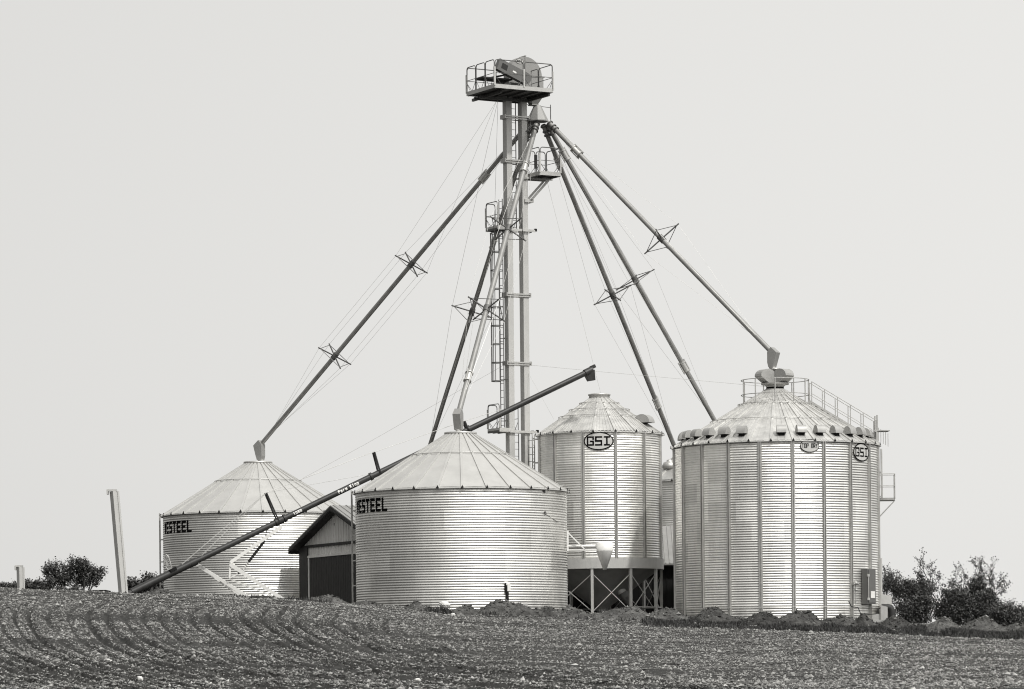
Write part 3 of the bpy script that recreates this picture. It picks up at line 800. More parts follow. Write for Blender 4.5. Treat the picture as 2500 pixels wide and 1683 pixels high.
m.beam(TP(-1.9, 0.22, zdeck - .16), TP(.7, .22, zdeck - .16), .09, .12); m.beam(TP(-1.9, -.22, zdeck - .16), TP(.7, -.22, zdeck - .16), .09, .12)
m.build("support_beam", "rail_steel", pl0)
# head drum
zc_ = P(1278, 187, 152.2).z; ca = .42; rr = .83; hw = .24
m = MB(); prof = []
for i in range(19):
    t = math.pi * i / 18; prof.append((ca + rr * math.cos(t), zc_ + rr * math.sin(t)))
zb_ = zdeck + .06
prof = [(ca + rr, zb_)] + prof + [(ca - rr, zb_)]
m.prism([TP(x, -hw, z) for x, z in prof], B_ * 2 * hw)
head = m.build("head_housing", "housing_paint", tower)
m = MB(); m.box(TP(ca, 0, zc_ + .42), A_ * .025, B_ * (hw + .03), UP * .46)
m.box(TP(ca + .22, 0, zc_ + .0), A_ * (rr - .10), B_ * (hw + .05), UP * .02)
m.box(TP(ca + .40, 0, (zc_ + zb_) / 2), A_ * (rr * .58), B_ * (hw + .04), UP * (zc_ - zb_) / 2 * .96)
m.box(TP(ca + .40, -.0, zc_ - .01), A_ * (rr * .64), B_ * (hw + .06), UP * .025)
m.build("housing_flange", "housing_paint", head)
gz = P(1262, 149, 152).z
ff = lambda x, y: TP(ca - .30 + x, -hw - .006, zc_ + .60 + y)
ff2 = lambda x, y: TP(ca - .30 + x, -hw - .010, zc_ + .60 + y)
ellipse_fill(.19, .105, .008, ff).build("emblem", "decal_grey", head)
ellipse_fill(.20, .115, .006, ff2, ring=.016).build("emblem_rim", "black_paint", head)
lettering("GSI", .085, .10, .012, .024, .006, ff2).build("emblem_lettering", "black_paint", head)
# belt guard (slanted box), motor and tray
m = MB(); g0, g1 = TP(-1.36, -.86, P(1212, 157, 150.6).z), TP(.02, -.86, P(1272, 190, 151).z)
m.beam(g0, g1, .26, .50); m.tube(g1 - B_ * .13, g1 + B_ * .13, .25, 18)
guard = m.build("belt_guard", "cabinet_paint", head)
m = MB(); gdv = (g1 - g0).normalized(); gx = gdv.cross(B_).normalized()
m.box(g0 + gdv * .32 - B_ * .133, gdv * .15, gx * .12, B_ * .004); m.build("guard_window", "shed_trim", guard)
m = MB(); m.box(g0 + gdv * .85 - B_ * .134, gdv * .09, gx * .035, B_ * .004); m.build("guard_plate", "white_paint", guard)
m = MB()
mc = TP(-1.25, -.35, zdeck + .62)
m.box(mc, A_ * .72, B_ * .38, UP * .03); m.beam(TP(-1.8, -.3, zdeck + .60), TP(-.7, -.3, zdeck + .86), .5, .05); m.build("motor_tray", "shed_trim", head)
m = MB(); mm_ = TP(-.75, -.35, zdeck + .38)
m.tube(mm_ - A_ * .32, mm_ + A_ * .3, .17, 16); m.box(mm_ - UP * .19, A_ * .26, B_ * .17, UP * .05); m.box(mm_ + B_ * -.2, A_ * .1, B_ * .05, UP * .1)
m.box(TP(-.2, -.2, zdeck + .32), A_ * .25, B_ * .2, UP * .24); m.tube(TP(.2, -.55, zdeck + .3), TP(.2, .1, zdeck + .3), .16, 14)
m.build("drive_motor", "cabinet_paint", head)
# discharge transition and distributor
cD = T0 + A_ * .95
m = MB(); zt0, zt1, zt2 = Tz(230, 1303), Tz(253, 1303), Tz(292, 1312)
def frust(m, c0, z0, h0, c1, z1, h1):
    q = [c0 + UP * z0 + A_ * i * h0 + B_ * j * h0 for i, j in ((-1, -1), (1, -1), (1, 1), (-1, 1))] + [c1 + UP * z1 + A_ * i * h1 + B_ * j * h1 for i, j in ((-1, -1), (1, -1), (1, 1), (-1, 1))]
    m.add(q, [(0, 1, 5, 4), (1, 2, 6, 5), (2, 3, 7, 6), (3, 0, 4, 7), (0, 3, 2, 1), (4, 5, 6, 7)])
frust(m, cD, zt0, .34, cD, zt1, .13); m.box(cD + UP * zt1, A_ * .18, B_ * .18, UP * .02)
m.build("discharge_chute", "housing_paint", tower)
cD2 = T0 + A_ * 1.12 - B_ * .05
m = MB(); m.lathe([(.0, zt1), (.16, zt1 - .01), (.48, zt2 + .02), (.48, zt2 - .02), (.0, zt2 - .03)], cD2, 8, smooth=False)
dist = m.build("distributor", "housing_paint", tower)
m = MB(); zz = Tz(253)
m.tube(TP(.5, 0, zz), TP(2.0, .3, zz), .014, 5)
for q in ((1.75, -.1), (2.0, .3)): m.tube(TP(q[0], q[1], Tz(252)), TP(q[0], q[1], Tz(285)), .016, 5)
m.tube(TP(1.75, -.1, Tz(250)), TP(2.0, .3, Tz(254)), .016, 5); m.tube(TP(1.75, -.1, Tz(273)), TP(2.0, .3, Tz(276)), .016, 5)
m.build("distributor_rail", "rail_steel", dist)
m = MB()
m.beam(TP(.5, -.2, Tz(292)), TP(1.35, -.2, Tz(292)), .06, .08); m.beam(TP(.5, .2, Tz(292)), TP(1.35, .2, Tz(292)), .06, .08)
m.beam(TP(.45, -.15, Tz(322)), TP(.95, -.15, Tz(295)), .06, .06); m.tube(TP(.72, -.1, Tz(322)), TP(.72, -.1, Tz(294)), .05, 8)
m.build("distributor_bracket", "rail_steel", dist)
# ladders
def ladder_run(c, z0, z1, axis, nrm, w_=.30, cage=None, mat="rail_steel", name="ladder", stand=None):
    m = MB()
    for s_ in (-1, 1): m.beam(c + axis * s_ * w_ / 2 + UP * z0, c + axis * s_ * w_ / 2 + UP * z1, .03, .045)
    z = z0 + .1
    while z < z1: m.tube(c - axis * w_ / 2 + UP * z, c + axis * w_ / 2 + UP * z, .012, 5); z += .305
    if stand:
        z = z0 + .3
        while z < z1:
            for s_ in (-1, 1): m.beam(c + axis * s_ * w_ / 2 + UP * z, c + axis * s_ * w_ / 2 + UP * z + stand, .03, .03)
            z += 1.8
    lo = m.build(name, mat, tower)
    if cage:
        g = MB(); rad = .27; cc = c + nrm * .20 + axis * .04; z = cage[0]
        def hp(t): return cc + (nrm * math.cos(t) + axis * math.sin(t)) * rad
        while z < cage[1] + .05:
            pts = [c + axis * w_ / 2 + UP * z] + [hp(math.radians(100 - 200 * i / 14)) + UP * z for i in range(15)] + [c - axis * w_ / 2 + UP * z]
            g.path(pts, .022, 5); z += (cage[1] - cage[0]) / cage[2]
        for t in (-80, -40, 0, 40, 80): g.beam(hp(math.radians(t)) + UP * cage[0], hp(math.radians(t)) + UP * cage[1], .03, .012)
        g.build("safety_cage", mat, lo)
    return lo
cu = T0 + B_ * .0
ladder_run(T0 + B_ * .20 - A_ * .0, Tz(560), Tz(232), A_, B_, w_=.30)
lx = T0 - A_ * .68 + B_ * .14
ladder_run(lx, Tz(1045), Tz(488), B_, -A_, w_=.30, cage=(Tz(932), Tz(572), 8), stand=A_ * .26)
ladder_run(T0 + B_ * .20 - A_ * .0, zbot + .3, Tz(1058), A_, B_, w_=.30)
# rest platforms
for py in (560, 1052):
    z = Tz(py)
    pr, oo = deck(tower, T0 - A_ * 1.08 - B_ * .30, A_ * .52, B_ * 1.05, z, "rest_platform")
    m = MB(); o2 = oo + UP * .06
    rail_panel(m, o2, o2 + B_ * 1.05, r=.02); rail_panel(m, o2 + B_ * 1.05, o2 + B_ * 1.05 + A_ * .5, r=.02)
    m.build("railing", "rail_steel", pr)
    m = MB(); rail_panel(m, TP(.28, .42, z + .06), TP(.28 + .01, .95, z + .06), r=.02); m.build("side_rail", "rail_steel", pr)
    m = MB(); m.box(o2 + UP * .45, A_ * .03, B_ * .03, UP * .42); m.box(o2 + B_ * 1.05 + UP * .45, A_ * .03, B_ * .03, UP * .42); m.build("rail_post", "pale_galvanised", pr)
    m = MB()
    m.beam(TP(-1.05, -.24, z - .06), TP(.85, -.24, z - .06), .06, .10); m.beam(TP(-1.05, .24, z - .06), TP(.85, .24, z - .06), .06, .10)
    m.build("cross_beam", "pale_galvanised", pr)
    m = MB(); m.box(TP(.86, -.22, z - .02), A_ * .05, B_ * .05, UP * .06); m.box(TP(.86, .22, z - .02), A_ * .05, B_ * .05, UP * .06); m.build("beam_end", "dark_siding", pr)
# service platform on the right
zsv = Tz(424, 1320, 151.6)
ps_, os_ = deck(tower, T0 + A_ * .62 - B_ * 1.05, A_ * 1.05, B_ * 1.25, zsv, "service_platform")
os2 = os_ + UP * .06; m = MB(); u1, v1 = A_ * 1.05, B_ * 1.25
# entry gap in the side towards the tower
rail_panel(m, os2, os2 + u1, r=.021); rail_panel(m, os2 + u1, os2 + u1 + v1 * .98, r=.021); rail_panel(m, os2 + v1, os2 + v1 + u1 * .5, r=.021); rail_panel(m, os2 + v1 + u1 * .5, os2 + v1 + u1, r=.021); rail_panel(m, os2, os2 + v1, r=.021)
m.build("railing", "rail_steel", ps_)
m = MB(); m.box(os2 + UP * .4, A_ * .04, B_ * .04, UP * .42); m.box(os2 + u1 + UP * .32, A_ * .03, B_ * .03, UP * .32); m.build("rail_post", "pale_galvanised", ps_)
m = MB(); m.box(os2 + v1 + u1 * .5 + UP * .62 - B_ * .02, A_ * .06, B_ * .04, UP * .3); m.build("switch_box", "shed_trim", ps_)
m = MB(); zl = Tz(490, 1285)
for s_ in (-.22, .22):
    m.beam(TP(.2, s_, zsv - .12), TP(1.75, s_, zsv - .12), .06, .09); m.beam(TP(.62, s_, zl), TP(1.55, s_, zsv - .16), .06, .09)
m.box(TP(.55, 0, zl), A_ * .22, B_ * .25, UP * .07)
m.build("support_bracket", "pale_galvanised", ps_)
# extra ladder seen right of the tower foot
m = MB(); cx_ = P(1297, 1060, 151.0)
ladder_run(Vector((cx_.x, 151.2, 0)), zbot + .3, cx_.z, Vector((1, 0.2, 0)).normalized(), B_, w_=.28)

# ------------------------------------------------------------------ spouts with their braces and stay cables
def spout(label, s, e, r, brackets, mat, cable_from=None, collars=(), bsize=.92, rot=0.0, end=None, bmat="rail_steel"):
    """s, e: world ends. brackets: fractions along"""
    t = thing("grain_spout", label, "spout", tuple(s), "spouts fanning out from the elevator head")
    ax = (e - s).normalized(); side = ax.cross(UP).normalized(); nn = side.cross(ax).normalized()
    m = MB(); m.tube(s, e, r, 16)
    pipe = m.build("pipe", mat, t)
    m = MB()
    Ltot = (e - s).length
    for f in collars:
        m = MB(); p = s + ax * Ltot * f; m.tube(p - ax * .22, p + ax * .22, r * 1.16, 16)
        m.tube(p - ax * .24, p - ax * .20, r * 1.5, 16); m.tube(p + ax * .20, p + ax * .24, r * 1.5, 16)
        m.beam(p + nn * r * 1.6 - ax * .3, p + nn * r * 1.6 + ax * .3, .05, .04); m.beam(p - nn * r * 1.6 - ax * .3, p - nn * r * 1.6 + ax * .3, .05, .04)
        m.build("pipe_coupling", "galvanised_trim", pipe)
    tips = []
    for f in brackets:
        p = s + ax * Ltot * f; m = MB()
        cs, sn = math.cos(rot), math.sin(rot); u_ = side * cs + nn * sn; v_ = nn * cs - side * sn
        tp = [p + (u_ * i + v_ * j) * bsize * .72 for i, j in ((1, 1), (-1, 1), (-1, -1), (1, -1))]
        for q in tp: m.beam(p, p + (q - p) * 1.05, .045, .045, up=ax)
        for i in range(4): m.tube(p + (tp[i] - p) * .93, p + (tp[(i + 1) % 4] - p) * .93, .016, 5)
        m.tube(p - ax * .16, p + ax * .16, r * 1.3, 14); m.build("brace_frame", bmat, t); tips.append(tp)
    m = MB(); start = cable_from if cable_from is not None else s + ax * .5
    for k in range(4):
        pts = [start if k % 2 else s + ax * .5] + [tp[k] for tp in tips] + [e - ax * (.3 + .4 * (k % 2))]
        for i in range(len(pts) - 1): m.tube(pts[i], pts[i + 1], .0058, 4, caps=False)
    m.build("stay_cable", "wire", t)
    # flanges at the head
    m = MB()
    for q in (.05, .30, .48): m.tube(s + ax * q, s + ax * (q + .05), r * 1.45, 16)
    m.build("head_flange", "rail_steel", pipe)
    if end:
        m = MB(); w2 = .16; c0 = e - ax * .05; (bx, by_, bz), bz2 = end
        # dead-head box: pentagonal side profile in the spout's vertical plane
        h = Vector((ax.x, ax.y, 0)).normalized(); top = e + UP * .12; zt, zb3 = e.z + .14, bz
        prof = [(-.17, zt - .10), (.0, zt + .10), (.28, zt - .14), (.15, zb3 + .20), (.08, zb3), (-.12, zb3), (-.17, zb3 + .20)]
        hd = h.cross(UP)
        m.prism([Vector((e.x, e.y, 0)) + h * x + UP * z - hd * w2 for x, z in prof], hd * 2 * w2)
        bo = m.build("dead_head_box", "housing_paint", t)
        m = MB(); zm = zb3 - .0; cc = Vector((e.x, e.y, 0)); m.tube(cc - h * .03 + UP * (zb3 - bz2), cc - h * .03 + UP * (zb3 + .02), .13, 14); m.build("inlet_tube", "leg_paint", bo)
    return t
hub = P(1312, 300, 152.6)
sA, eA = P(1296, 296, 152.75), P(635, 1088, 160.0)
spout("long dark spout running down to the peak of the leftmost wide bin", sA, eA, .098, (.43, .715), "spout_pipe",
      cable_from=TP(-.8, .2, zdeck - .2), collars=(.165,), rot=.3, end=((0, 0, P(630, 1124, 160).z), .1))
spout("dark spout passing behind the tower and ending behind the middle wide bin", P(1292, 318, 152.8), P(1040, 1118, 165), .10, (.535,), "spout_pipe",
      cable_from=TP(-.9, -.1, zdeck - .2), collars=(.33,), rot=.35)
sC, eC = P(1310, 300, 152.3), P(1119, 1012, 142.0)
spout("pale spout crossing before the tower to the peak of the middle bin", sC, eC, .115, (.38, .655), "bright_spout_pipe",
      collars=(.165, .88), rot=.12, end=((0, 0, P(1118, 1050, 142).z), .12), bmat="rail_steel")
spout("dark spout, left of the pair dropping just behind the hopper bin", P(1326, 305, 152.7), P(1654, 1108, 160.5), .105, (.505,), "spout_pipe", collars=(.11, .84), rot=.15)
spout("dark spout, right of the pair, ending behind the roof of the big right bin", P(1336, 303, 152.7), P(1752, 1040, 156.5), .105, (.51,), "spout_pipe", collars=(.10, .80), rot=.15)
sF, eF = P(1340, 300, 152.5), P(1886, 862, 146.0)
spout("pale grey spout running down to the peak of the large right bin", sF, eF, .108, (.515,), "bright_spout_pipe", collars=(.13,), rot=-.35, end=((0, 0, P(1890, 897, 146).z), .05))

# ------------------------------------------------------------------ guy wires
def wire(label, pts, r=.0055):
    m = MB()
    for a, b in zip(pts[:-1], pts[1:]): m.tube(a, b, r, 4, caps=False)
    tag(m.build("guy_wire", "wire"), label, "wire", "thin guy wires around the tower")
wire("thin wire from the tower clamp to the railed top of the right bin", [TP(.6, -.1, Tz(891)), P(1455, 907, 150.5), P(1868, 944, 146.2)])
wire("thin wire from the tower slanting down to the hopper bin roof edge", [TP(.5, 0, Tz(905)), P(1352, 1024, 149.5)])
wire("thin wire from the service platform down to the hopper bin cap", [TP(1.6, 0, zsv - .15), P(1468, 966, 150.0)])
wire("thin wire from the tower slanting down left over the left bin roof", [TP(-.5, 0, Tz(888)), P(899, 1081, 157.5), P(736, 1170, 158.0)])

# ------------------------------------------------------------------ auger
a0, a1 = P(322, 1446, 140.5), P(1440, 906, 147.4)
aug = thing("grain_auger", "long dark grain auger slanting up from the field past the left bin roofs", "auger", tuple(a0))
ax = (a1 - a0).normalized(); LA = (a1 - a0).length
def AP(px):   # point on the auger axis seen near column px
    f = (px - 322) / (1440 - 322.0)
    lo, hi = 0.0, 1.0
    for _ in range(40):
        mid = (lo + hi) / 2; p = a0 + (a1 - a0) * mid
        u = p.x / p.y * FPX; v = (p.z - EYE) / p.y * FPX
        if 1250 + u * math.cos(PHI) - v * math.sin(PHI) < px: lo = mid
        else: hi = mid
    return a0 + (a1 - a0) * lo
m = MB(); m.tube(a0 - ax * 1.2, a1, .122, 24)
m.tube(AP(322), AP(470), .150, 20)
tube_o = m.build("tube", "auger_paint", aug)
for px in (695, 1145, 906):
    p = AP(px); m = MB(); m.tube(p - ax * .05, p + ax * .05, .17, 20); m.build("tube_joint", "auger_paint", tube_o)
for pa, pb in ((672, 690), (465, 480)):
    m = MB(); m.tube(AP(pa), AP(pb), .157, 20); m.build("mounting_sleeve", "auger_paint", tube_o)
m = MB(); hs = ax.cross(UP).normalized(); hn = hs.cross(ax).normalized()
p = a1; m.tube(p - ax * .25, p + ax * .12, .16, 20); m.beam(p + ax * .1 + hn * .1, p + ax * .3 + hn * .1, .2, .14)
pr = [p - ax * .22 - hn * .10, p + ax * .16 - hn * .10, p + ax * .13 + UP * -.56, p - ax * .02 + UP * -.62]
pr = [Vector((q.x, q.y, q.z)) for q in (p + Vector((-.24, 0, -.12)), p + Vector((.16, 0, .04)), p + Vector((.19, 0, -.40)), p + Vector((-.07, 0, -.44)))]
m.prism([q - hs * .13 for q in pr], hs * .26)
m.build("discharge_head", "auger_paint", aug)
# lettering on the tube
def tubefn(pc, rad, tilt=0.0):
    hh = hs * (-1) if (hs.y > 0) else hs      # side facing the camera
    if hh.y > 0: hh = -hh
    nn_ = hn if hn.z > 0 else -hn
    def f(x, y):
        t = y / rad + .12; return pc + ax * x + (hh * math.cos(t) + nn_ * math.sin(t)) * rad
    return f
lettering("Farm King", .092, .145, .018, .030, .0075, tubefn(AP(849), .1265)).build("lettering", "white_paint", tube_o, "white letters reading Farm King")
lettering("1080", .08, .125, .02, .030, .0075, tubefn(AP(725), .1265)).build("lettering", "white_paint", tube_o, "white number 1080")
# masts and cables
def apx(px, py, d): return P(px, py, d)
M1, M2, M3 = apx(650, 1203, AP(670).y), apx(914, 1104, AP(922).y), apx(1134, 1028, AP(1138).y)
for tp_, pb in ((M1, 679), (M2, 926), (M3, 1141)):
    m = MB(); q = AP(pb)
    m.beam(tp_ + hs * .02, q + hs * .14, .06, .06); m.beam(tp_ - hs * .02 - ax * .06, q - hs * .14, .06, .06); m.build("truss_mast", "auger_paint", aug)
m = MB()
def cab(a, b): m.tube(a, b, .007, 4, caps=False)
for o_ in (-.08, .08):
    h_ = hs * o_
    cab(AP(478) + h_, M1 + h_); cab(AP(420) + h_, M1 + h_); cab(M1 + h_, M2 + h_ + UP * .02); cab(M1 + h_, AP(905) + h_ + hn * .12); cab(M2 + h_, M3 + h_); cab(M3 + h_, AP(1230) + h_ * 1 + hn * .15)
m.build("truss_cable", "wire", aug)
# undercarriage, pale painted
dU = AP(600).y
def q_(px, py, o_=0): return P(px, py, dU + o_)
m = MB()
for o_, w_ in ((-.55, 1), (.55, .96)):
    m.beam(q_(688, 1286, o_ * .3), q_(562, 1374, o_), .13, .13)
    m.beam(q_(562, 1378, o_), q_(700, 1470, o_ * 1.2), .13, .15)
    m.beam(q_(562, 1374, o_), q_(560, 1412, o_), .07, .08); m.beam(q_(560, 1412, o_), q_(584, 1400, o_), .06, .06); m.beam(q_(570, 1376, o_), q_(584, 1402, o_), .06, .06)
m.beam(q_(562, 1376, -.55), q_(562, 1376, .55), .1, .1); m.beam(q_(560, 1410, -.55), q_(560, 1410, .55), .07, .07)
m.beam(q_(563, 1415), q_(672, 1458), .04, .06)
m.build("lift_frame", "white_paint", aug)
m = MB()
m.beam(q_(474, 1374, -.2), q_(622, 1468, -.55), .10, .12); m.beam(q_(474, 1374, .2), q_(604, 1466, .6), .10, .12)
m.beam(q_(540, 1419, -.35), q_(540, 1419, .35), .06, .06)
m.build("axle_arm", "white_paint", aug)
m = MB(); m.beam(q_(607, 1372), q_(646, 1321), .09, .10); m.tube(q_(646, 1321), q_(652, 1292), .02, 6); m.build("hydraulic_ram", "auger_paint", aug)
m = MB(); m.tube(q_(590, 1398), q_(607, 1372), .03, 8); m.build("ram_rod", "white_paint", aug)
m = MB()   # winch and hose bundle near the foot
w0 = P(410, 1380, AP(410).y)
m.beam(w0 + UP * -.02, P(403, 1356, AP(410).y), .06, .09); m.beam(P(419, 1386, AP(410).y), P(410, 1356, AP(410).y), .05, .05)
m.path([P(*q, AP(410).y - .1) for q in ((398, 1385), (402, 1370), (401, 1357), (406, 1354), (412, 1362), (416, 1376), (420, 1388), (410, 1392), (404, 1384))], .022, 6)
m.build("winch", "light_rail", aug)
m = MB(); m.box(P(421, 1391, AP(421).y - .02), ax * .14, hs * .17, hn * .06); m.build("winch_mount", "dark_siding", aug)

# ------------------------------------------------------------------ dust cyclone between the bins
cy = P(1476, 1326, 141.2)
cyc = thing("cyclone_separator", "pale cone shaped dust cyclone on an arm in front of the hopper bin", "cyclone", tuple(cy))
m = MB(); rC = .355; z1, z2, z3 = P(1476, 1326, 141.2).z, P(1476, 1345, 141.2).z, P(1476, 1391, 141.2).z
c_ = Vector((cy.x, cy.y, 0)); m.lathe([(0, z1 + .04), (rC * .6, z1 + .035), (rC, z1), (rC * .97, z2)], c_, 32); m.build("cylinder", "white_paint", cyc)
m = MB(); m.lathe([(rC * .97, z2), (.07, z3), (.0, z3)], c_, 32); m.build("cone", "cyclone_paint", cyc)
m = MB(); bx0 = P(1388, 1335, 141.2)
m.tube(bx0, P(1458, 1335, 141.2), .085, 14); m.build("duct", "galvanised_trim", cyc)
m = MB(); m.beam(P(1386, 1343, 141.0), P(1457, 1343, 141.0), .05, .05); m.beam(P(1386, 1300, 141.0), P(1428, 1342, 141.0), .05, .05); m.beam(P(1386, 1296, 141.0), P(1386, 1346, 141.0), .06, .06)
m.beam(P(1366, 1343, 141.1), P(1388, 1343, 141.1), .05, .05)
m.build("arm", "white_paint", cyc)

# unloading motor beneath the cone
um = thing("unload_motor", "dark dome topped electric motor hanging beneath the hopper bin cone", "motor", tuple(P(1520, 1450, dH - .9)))
mdir = (P(1532, 1470, dH - .9) - P(1508, 1430, dH - .9)).normalized(); mp0 = P(1510, 1432, dH - .9)
m = MB(); m.tube(mp0, mp0 + mdir * .32, .17, 18, r1=.19); m.build("dome", "leg_paint", um)
m = MB(); m.tube(mp0 + mdir * .3, mp0 + mdir * .62, .16, 16); m.box(mp0 + mdir * .45 + Vector((.12, -.1, .05)), (.1, 0, 0), (0, .1, 0), (0, 0, .12)); m.tube(mp0 + mdir * .6, mp0 + mdir * .9, .2, 16, r1=.12); m.build("body", "cabinet_paint", um)

# ------------------------------------------------------------------ boxes on the bins
ab = binC.ang(math.degrees(math.asin((1232 - 1125.5) / 258)))
m0 = binC.pt(ab, binC.R + .06, 0); nb = Vector((math.sin(ab), -math.cos(ab), 0)); tb = Vector((math.cos(ab), math.sin(ab), 0))
mt = thing("meter_box", "small pale meter box on a dark pipe against the front of the middle wide bin", "meter box", (m0.x, m0.y, 4.0))
m = MB(); zA, zB, zC2 = P(1232, 1425, 138.6).z, P(1232, 1446, 138.6).z, P(1232, 1480, 138.6).z
m.box(m0 + UP * (zA - .03), tb * .075, nb * .06, UP * .05); m.box(m0 + UP * (zA + zB) / 2 + tb * .04, tb * .07, nb * .07, UP * .14); m.build("box", "white_paint", mt)
m = MB(); m.box(m0 + UP * (zB + zC2) / 2 - tb * .01, tb * .045, nb * .045, UP * (zB - zC2) / 2); m.box(m0 + UP * (zA + zB) / 2 - tb * .07, tb * .03, nb * .04, UP * .18); m.build("pipe", "dark_siding", mt)
cb_ = MB(); cb_.box(P(1282, 1480, 137.9), (.10, 0, 0), (0, .12, 0), (0, 0, .10)); tag(cb_.build("concrete_block", "concrete"), "pale concrete block on the ground beside the meter box", "block")
ab = binC.ang(50.5)
m = MB(); zz = P(1324, 1198, 139.5).z; pp = binC.pt(ab, binC.R + .03, zz); m.box(pp, Vector((math.cos(ab), math.sin(ab), 0)) * .04, (0, .03, 0), (0, 0, .10)); m.build("wall_bracket", "shed_trim", binC.t)
m = MB(); m.tube(binC.pt(ab, binC.R + .02, P(1326, 1255, 139.5).z), binC.pt(binC.ang(64), binC.R + .03, P(1357, 1274, 139.5).z), .012, 6); m.tube(binC.pt(ab, binC.R + .01, P(1326, 1252, 139.5).z), binC.pt(ab, binC.R + .07, P(1326, 1252, 139.5).z), .04, 8); m.build("probe_cable", "rail_steel", binC.t)

def polar(b, px, py, out_):
    s_ = max(-.999, min(.999, (px - 1893.5) / 250.5)); A = b.ang(math.degrees(math.asin(s_))); p = b.pt(A, b.R + out_, 0)
    return A, Vector((p.x, p.y, P(px, py, p.y).z))
A, p = polar(binT, 2106, 1432, .16); no = Vector((math.sin(A), -math.cos(A), 0)); ta = Vector((math.cos(A), math.sin(A), 0))
cab_ = thing("control_cabinet", "tall grey control cabinet with a white notice on the wall of the big right bin", "cabinet", tuple(p))
hz = (P(2104, 1389, p.y).z - P(2104, 1475, p.y).z) / 2
m = MB(); m.box(p, no * .14, ta * .33, UP * hz); cbod = m.build("body", "cabinet_paint", cab_)
m = MB(); m.box(p + no * .155, no * .014, ta * .27, UP * (hz - .05)); m.build("door", "cabinet_paint", cab_)
m = MB(); m.box(p + no * .175 + ta * .04 - UP * (hz - .38), no * .006, ta * .16, UP * .14); m.build("notice", "white_paint", cab_)
m = MB(); m.tube(p + no * .17 - ta * .30 - UP * (hz - .2), p + no * .17 - ta * .30 + UP * (hz - .3), .018, 6)
for zz in (hz - .28, -hz + .2): m.box(p + no * .16 - ta * .29 + UP * zz, no * .03, ta * .06, UP * .05)
m.build("hinge_bar", "pale_galvanised", cab_)
A, p = polar(binT, 2076, 1432, .14); no = Vector((math.sin(A), -math.cos(A), 0)); ta = Vector((math.cos(A), math.sin(A), 0))
va = thing("gas_regulator", "gas regulator and pipes on the stiffener left of the control cabinet", "regulator", tuple(p))
m = MB(); m.tube(p + UP * .05, p - UP * .0 - UP * .75, .022, 8); m.tube(p - ta * .16 + UP * .1, p + ta * .16 + UP * .1, .05, 10); m.tube(p - ta * .1 - UP * .7, p - ta * .1 + UP * .1, .018, 8)
m.lathe([(0, .12), (.10, .08), (.10, -.02), (0, -.05)], p + UP * .1, 14); m.lathe([(0, .06), (.07, .04), (.07, -.04), (0, -.06)], p - UP * .15 + ta * .03, 12); m.build("body", "light_rail", va)
m = MB(); pts = [P(2072, 1468, 142.2), P(2078, 1481, 142.3), P(2095, 1484, 142.6), P(2101, 1498, 142.8), P(2116, 1501, 143.2), P(2140, 1499, 143.4), P(2144, 1488, 143.4), P(2150, 1484, 143.4)]
m.path(pts, .020, 6); m.build("hose", "dark_rubber", va)

# dryer fan at the right foot of the big bin
fb = P(2160, 1512, 144.5)
fan = thing("dryer_fan", "black fan elbow with a grey duct at the right foot of the big bin", "fan", tuple(fb))
m = MB(); m.prism([P(2092, 1499, 144), P(2154, 1499, 144), P(2160, 1514, 144), P(2110, 1516, 144)], (0, 1.0, 0)); m.prism([P(2150, 1478, 143.9), P(2167, 1482, 143.9), P(2167, 1518, 143.9), P(2150, 1516, 143.9)], (0, 1.0, 0)); m.build("duct", "galvanised_trim", fan)
m = MB(); ctr = P(2166, 1482, 144)
m.tube(P(2152, 1482, 144.2), P(2170, 1483, 144.2), .13, 16)
m.path([P(2166, 1483, 144.2), P(2173, 1484, 144.2), P(2177, 1492, 144.2), P(2178, 1503, 144.2), P(2178, 1518, 144.2)], .15, 14); m.build("elbow", "dark_rubber", fan)
pbx = MB(); bxp = P(2160, 1466, 146)
pbx.prism([P(2144, 1448, 146), P(2177, 1456, 146), P(2177, 1480, 146), P(2144, 1482, 146)], (0, 1.1, 0))
tag(pbx.build("heater_box", "pale_galvanised"), "pale metal heater box with a sloping top above the black fan elbow", "heater box")
cb2 = MB(); cb2.box(P(2143, 1517, 142.5), (.28, 0, 0), (0, .2, 0), (0, 0, .05)); tag(cb2.build("concrete_slab", "concrete"), "pale flat slab on the soil under the grey fan duct", "slab")

# ------------------------------------------------------------------ leaning posts at the left
def post(label, x0, y0, x1, y1, d, w_, capx):
    p0, p1 = P(x0, y0, d), P(x1, y1, d); p0 = p0 + (p0 - p1).normalized() * 1.0
    t = thing("metal_post", label, "post", tuple(p0), "pale elevator casing posts standing in the field")
    axp = (p1 - p0).normalized(); ya = Vector((.80, .60, 0)); ya = (ya - axp * ya.dot(axp)).normalized(); yb = axp.cross(ya)
    m = MB(); c = (p0 + p1) / 2; hl = (p1 - p0).length / 2
    m.box(c, axp * hl, ya * w_ * .5, yb * w_ * .46)
    m.box(c - yb * w_ * .5 + ya * w_ * .32, axp * hl * .995, ya * w_ * .14, yb * w_ * .08)
    m.build("shaft", "leg_paint", t)
    m = MB(); m.box(p1 + axp * .04 - Vector((capx / 2, 0, 0)), Vector((capx / 2 + w_ * .4, 0, 0)), (0, w_ * .4, 0), axp * .035); m.box(p1 + Vector((-capx - w_ * .3, 0, -.03)), (.035, 0, 0), (0, .12, 0), (0, 0, .09)); m.build("top_plate", "pale_galvanised", t)
    return t
post("tall leaning pale metal post left of the leftmost bin", 301, 1450, 279, 1200, 134.0, .27, .17)
post("short pale metal post far left beside the low bushes", 51, 1436, 50, 1385, 140.0, .24, .12)
lb = MB(); q0, q1 = P(218, 1444, 165), P(257, 1440, 165)
